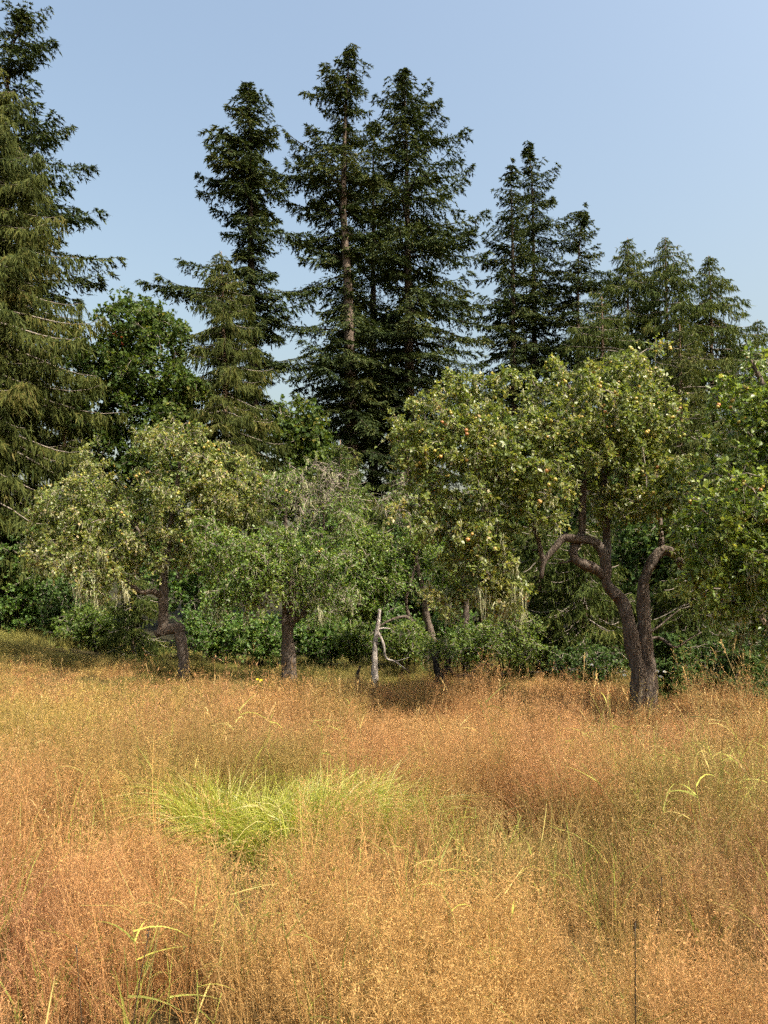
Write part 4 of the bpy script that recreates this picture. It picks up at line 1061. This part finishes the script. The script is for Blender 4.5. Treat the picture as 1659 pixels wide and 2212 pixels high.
def field_height(x, y):
    """tall on the crests, trodden low in the hollows"""
    h = .62 + 1.25 * (fbm(x * .62, y * .5, 61) - .5) + .9 * (fbm(x * 1.6, y * 1.4, 67) - .5)
    h = np.clip(h, .26, 1.1) * 1.38
    h = h * (1 - .12 * sstep(9, 13, y) - .28 * sstep(14.5, 17, y))
    h = np.where(y < 3.2, np.maximum(h, .62), h)
    for (tx, ty), tr_ in TUSSOCKS:
        d = np.hypot((x - tx) / (tr_ * 1.25), (y - ty + .18) / (tr_ * 1.45))
        h = h * np.clip(.4 + .6 * (d - .6) / .6, .4, 1)
    return h

r1 = np.random.default_rng(400)
near_pan = [tile(r1, lambda r: panicle_clump(r, n=12, spk=18), 13, .16) for k in range(6)]
far_pan = [tile(r1, lambda r: panicle_clump(r, n=9, spk=9, sz=2.1), 14, .24) for k in range(5)]
dry_bl = [tile(r1, lambda r: blade_clump(r, wd=.0019), 9, .18) for k in range(5)]
far_bl = [tile(r1, lambda r: blade_clump(r, n=20, wd=.0036), 10, .26) for k in range(4)]
green_bl = [blade_clump(r1, n=12, h=.46, wd=.0042, curl=.7, spread=.07) for k in range(5)]
leafy = [leafy_clump(r1) for k in range(8)]
stalks = [stalk_clump(r1) for k in range(6)]

def lay(name, label, variants, y0, y1, dens, seed, hs=1.0, gb=0.0, tintf=None, mask=None, tilt=.12, sx=1.0):
    x, y, r = field_points(y0, y1, dens, seed)
    if mask is not None:
        k = mask(x, y, r); x, y = x[k], y[k]
    z = ground_z(x, y) - .015
    h = field_height(x, y) * hs * r.uniform(.75, 1.2, len(x))
    t = field_tint(x, y, r, gb) if tintf is None else tintf(x, y, r)
    sw = sx * (.65 + .35 * h)
    scatter(name, label, 'grass', variants, np.stack([x, y, z], 1), r.random(len(x)) * 6.283, np.stack([sw, sw, h], 1), t, tilt, seed)

def off_tussock(x, y, r):
    k = np.ones(len(x), bool)
    for (tx, ty), tr_ in TUSSOCKS:
        k &= np.hypot((x - tx) / tr_, (y - ty + .1) / (tr_ * 1.1)) > 1
    return k
def hollow(x, y, r):
    k = fbm(x * 1.5 + 3, y * 1.3 + 9, 71) > r.uniform(.30, .47, len(x)) - .16 * (y < 3.2)
    for (tx, ty), tr_ in TUSSOCKS:
        k &= np.hypot((x - tx) / (tr_ * 1.15), (y - ty + .15) / (tr_ * 1.35)) > r.uniform(.8, 1.05, len(x))
    return k

lay('meadow_grass', 'dry reddish tan meadow grass with airy seed heads in the foreground', near_pan, .9, 7.0, 7.0, 501, mask=hollow)
lay('meadow_grass', 'dry golden meadow grass farther out towards the orchard', far_pan, 7.0, 21, 2.7, 502, sx=1.2, mask=hollow)
lay('meadow_grass', 'densest dry seed heads right at the bottom of the picture', near_pan, .9, 3.6, 2.0, 511)
lay('meadow_thatch', 'fine straw blades among the near seed heads', dry_bl, .9, 7.0, 4, 503, hs=.85, mask=off_tussock)
lay('meadow_thatch', 'straw blades in the far part of the meadow', far_bl, 7.0, 21, 2.6, 504, hs=.9, sx=1.2)
lay('green_grass', 'scattered yellow-green broad grass blades in the meadow', green_bl, .9, 10.0, 9, 505, hs=1.0,
    tintf=lambda x, y, r: np.where(r.random((len(x), 1)) < .6, [[.30, .34, .07]], [[.46, .42, .14]]) * r.uniform(.7, 1.1, (len(x), 1)))
lay('green_grass', 'yellow-green grass thinning out round the green tussocks', green_bl, 3.6, 6.6, 60, 512, hs=.95,
    mask=lambda x, y, r: np.min([np.hypot((x - tx) / (tr_ * 2.1), (y - ty) / (tr_ * 1.9)) for (tx, ty), tr_ in TUSSOCKS], 0) < r.uniform(.2, 1.05, len(x)),
    tintf=lambda x, y, r: np.where(r.random((len(x), 1)) < .6, [[.32, .35, .07]], [[.48, .42, .14]]) * r.uniform(.7, 1.1, (len(x), 1)))
lay('leafy_grass', 'stems with broad flat yellow-green leaves among the near seed heads', leafy, 2.4, 7.5, 17, 508, hs=1.05, tilt=.2,
    mask=lambda x, y, r: (fbm(x * .8 + 2, y * .9 + 4, 81) > .46) & off_tussock(x, y, r),
    tintf=lambda x, y, r: np.where(r.random((len(x), 1)) < .65, [[.34, .36, .08]], [[.50, .43, .15]]) * r.uniform(.6, 1.15, (len(x), 1)))
lay('woodland_edge_grass', 'olive green grass at the foot of the trees', far_bl, 15.5, 26, 3.6, 506, hs=.85, sx=1.3,
    tintf=lambda x, y, r: OLIVE[None] * r.uniform(.6, 1.5, (len(x), 1)) + np.array([[.03, .01, 0]]) * r.random((len(x), 1)))
lay('tall_stalks', 'tall pale grass stalks standing above the meadow', stalks, 2.6, 20, 1.5, 507, hs=.95,
    tintf=lambda x, y, r: STRAW[None] * r.uniform(.75, 1.15, (len(x), 1)))

# ------------------------------------------------------------------ the two green tussocks
def tussock(label, c, R, n, seed, H=.72, tufts=9):
    r = np.random.default_rng(seed)
    base = np.array([c[0], c[1], float(ground_z(c[0], c[1]))])
    mb = MB()
    for q in range(tufts):
        a = r.random() * 6.283; d = R * np.sqrt(r.random()) * .95
        cx, cy_ = base[0] + cos(a) * d, base[1] + sin(a) * d * .75
        m = int(n / tufts * r.uniform(.5, 1.5))
        ln = r.normal(size=2) * .28 + np.array([cos(a), sin(a)]) * .25 * d / R
        hq = H * r.uniform(.65, 1.12); sh = r.normal() * .14
        ang = r.random(m) * 6.283; rad = np.sqrt(r.random(m)) * R * .34
        bx = cx + rad * np.cos(ang); by = cy_ + rad * np.sin(ang)
        k = 7; t = np.linspace(0, 1, k)
        h = hq * r.uniform(.5, 1.2, m)
        a2 = ang + r.normal(size=m) * .9
        cu = np.clip(.45 + r.normal(size=m) * .32, .05, 1.5)
        P = np.zeros((m, k, 3))
        P[..., 0] = bx[:, None] + ((np.cos(a2) * cu + ln[0]) * h)[:, None] * t ** 1.7
        P[..., 1] = by[:, None] + ((np.sin(a2) * cu + ln[1]) * h)[:, None] * t ** 1.7
        bend = .25 + .42 * np.clip(cu + np.hypot(*ln) * .5, 0, 1.4)
        P[..., 2] = ground_z(bx, by)[:, None] + h[:, None] * (1.15 * t - bend[:, None] * t ** 2.4)
        A = np.clip(r.normal(.50 + sh, .24, m), 0, .88)
        A = np.where(r.random(m) < .16, 1.0, A)
        ribbons(mb, P, .0032 * r.uniform(.5, 1.3, m), A, r)
    o = mb.build('grass_tussock', M_TUSSOCK, None, base)
    tag(o, label, 'grass tussock', 'green tussocks in the meadow')
tussock('large bright green grass tussock in the dry meadow', TUSSOCKS[0][0], .50, 4200, 601, H=.54, tufts=14)
tussock('smaller paler green tussock right beside the large one', TUSSOCKS[1][0], .34, 1100, 602, H=.54, tufts=8)

# ------------------------------------------------------------------ single stalks and flowers in front
def stalk(name, label, cat, u0, v0, u1, v1, Y, mat, rad=.002, head=None, bend=.0):
    a = at(u1, v1, Y); f = at(u0, v0, Y); f = np.array([f[0], Y + .02, float(ground_z(f[0], Y + .02))])
    root = empty(name, f, label, cat)
    mid = (a + f) / 2 + [bend, 0, .0]
    P = smooth_path([f, mid, a], step=.06)
    mb = MB(); tube(mb, P, np.linspace(rad, rad * .6, len(P)), 5); mb.build('stem', mat, root, f)
    hb = MB()
    r = np.random.default_rng(int(u0 + v1)); d = norm(P[-1] - P[-2])
    m = 60 if head else 10
    ln = head or .03
    q = r.random(m)
    blades(hb, P[-1] - d * (q * ln)[:, None], d * .8 + r.normal(size=(m, 3)) * .35, r.uniform(.006, .014, m), .002, r.random(m), r=r)
    hb.build('seed_head', mat if head is None else M_STRAW, root, f)
    return root
stalk('dark_stalk', 'straight dark rush stem at the lower right', 'grass stalk', 1372, 2212, 1372, 1994, 2.35, M_DARKSTEM, .0028)
stalk('dark_stalk', 'thin leaning dark stem at the lower left', 'grass stalk', 262, 2212, 322, 2010, 2.35, M_DARKSTEM, .0022, bend=-.01)
stalk('dark_stalk', 'short dark stem beside the leaning one at the lower left', 'grass stalk', 190, 2150, 165, 2045, 2.5, M_DARKSTEM, .0018)
stalk('dark_stalk', 'dark stem leaning right in the right half of the foreground', 'grass stalk', 1405, 2020, 1430, 1895, 3.0, M_DARKSTEM, .0020)
stalk('timothy_stalk', 'pale stalk with a thick cylindrical seed head below the tussocks', 'grass stalk', 1128, 1900, 1100, 1765, 3.4, M_STRAW, .0018, head=.12)
stalk('timothy_stalk', 'upright stalk with a cylindrical seed head right of centre', 'grass stalk', 1322, 1900, 1322, 1765, 3.4, M_STRAW, .0018, head=.11)
stalk('timothy_stalk', 'bent golden stalk with a drooping seed head in the middle foreground', 'grass stalk', 675, 2120, 640, 1945, 2.6, M_STRAW, .0020, head=.13, bend=.03)

def flower(name, label, u, v, Y, petals, R, mat, group):
    a = at(u, v, Y); f = np.array([a[0] + .02, Y + .03, float(ground_z(a[0], Y + .03))])
    root = empty(name, f, label, 'flower', group)
    mb = MB(); tube(mb, smooth_path([f, (a + f) / 2 + [.015, 0, 0], a], step=.08), .002, 4); mb.build('stem', M_TUSSOCK, root, f)
    mb = MB(); ang = np.arange(petals) * 2 * pi / petals
    D = np.stack([np.cos(ang), np.sin(ang) * .7 - .2, np.sin(ang) * .5 + .25], 1)
    blades(mb, np.repeat(a[None], petals, 0), D, R, R * .25, .5, np.repeat([[0, -.6, .8]], petals, 0), mid=.6); mb.build('petals', mat, root, f)
    mb = MB(); tube(mb, [a + [0, .004, -.006], a + [0, -.006, .006], a + [0, -.009, .009]], [R * .2, R * .32, R * .1], 6); mb.build('eye', M_YELLOW, root, f)
for u, v, t_ in ((1278, 1437, 'leftmost daisy in the grass left of the big apple trunk'), (1349, 1459, 'daisy just left of the foot of the big apple tree'),
                 (1420, 1451, 'upper left daisy of the three right of the big apple trunk'), (1427, 1462, 'lowest daisy of the three right of the big apple trunk'), (1436, 1452, 'right daisy of the three right of the big apple trunk')):
    flower('daisy', 'white ' + t_, u, v, 13.3, 11, .035, M_WHITE, 'daisies round the big apple tree')
for u, v, t_ in ((556, 1468, 'left yellow flower in the golden grass before the dead-topped apple tree'), (564, 1470, 'right yellow flower in the golden grass before the dead-topped apple tree')):
    flower('yellow_flower', t_, u, v, 13.5, 8, .03, M_YELLOW, 'yellow flowers in the meadow')

tot = sum(len(p.polygons) for p in bpy.data.meshes)
print('POLYGONS', tot)
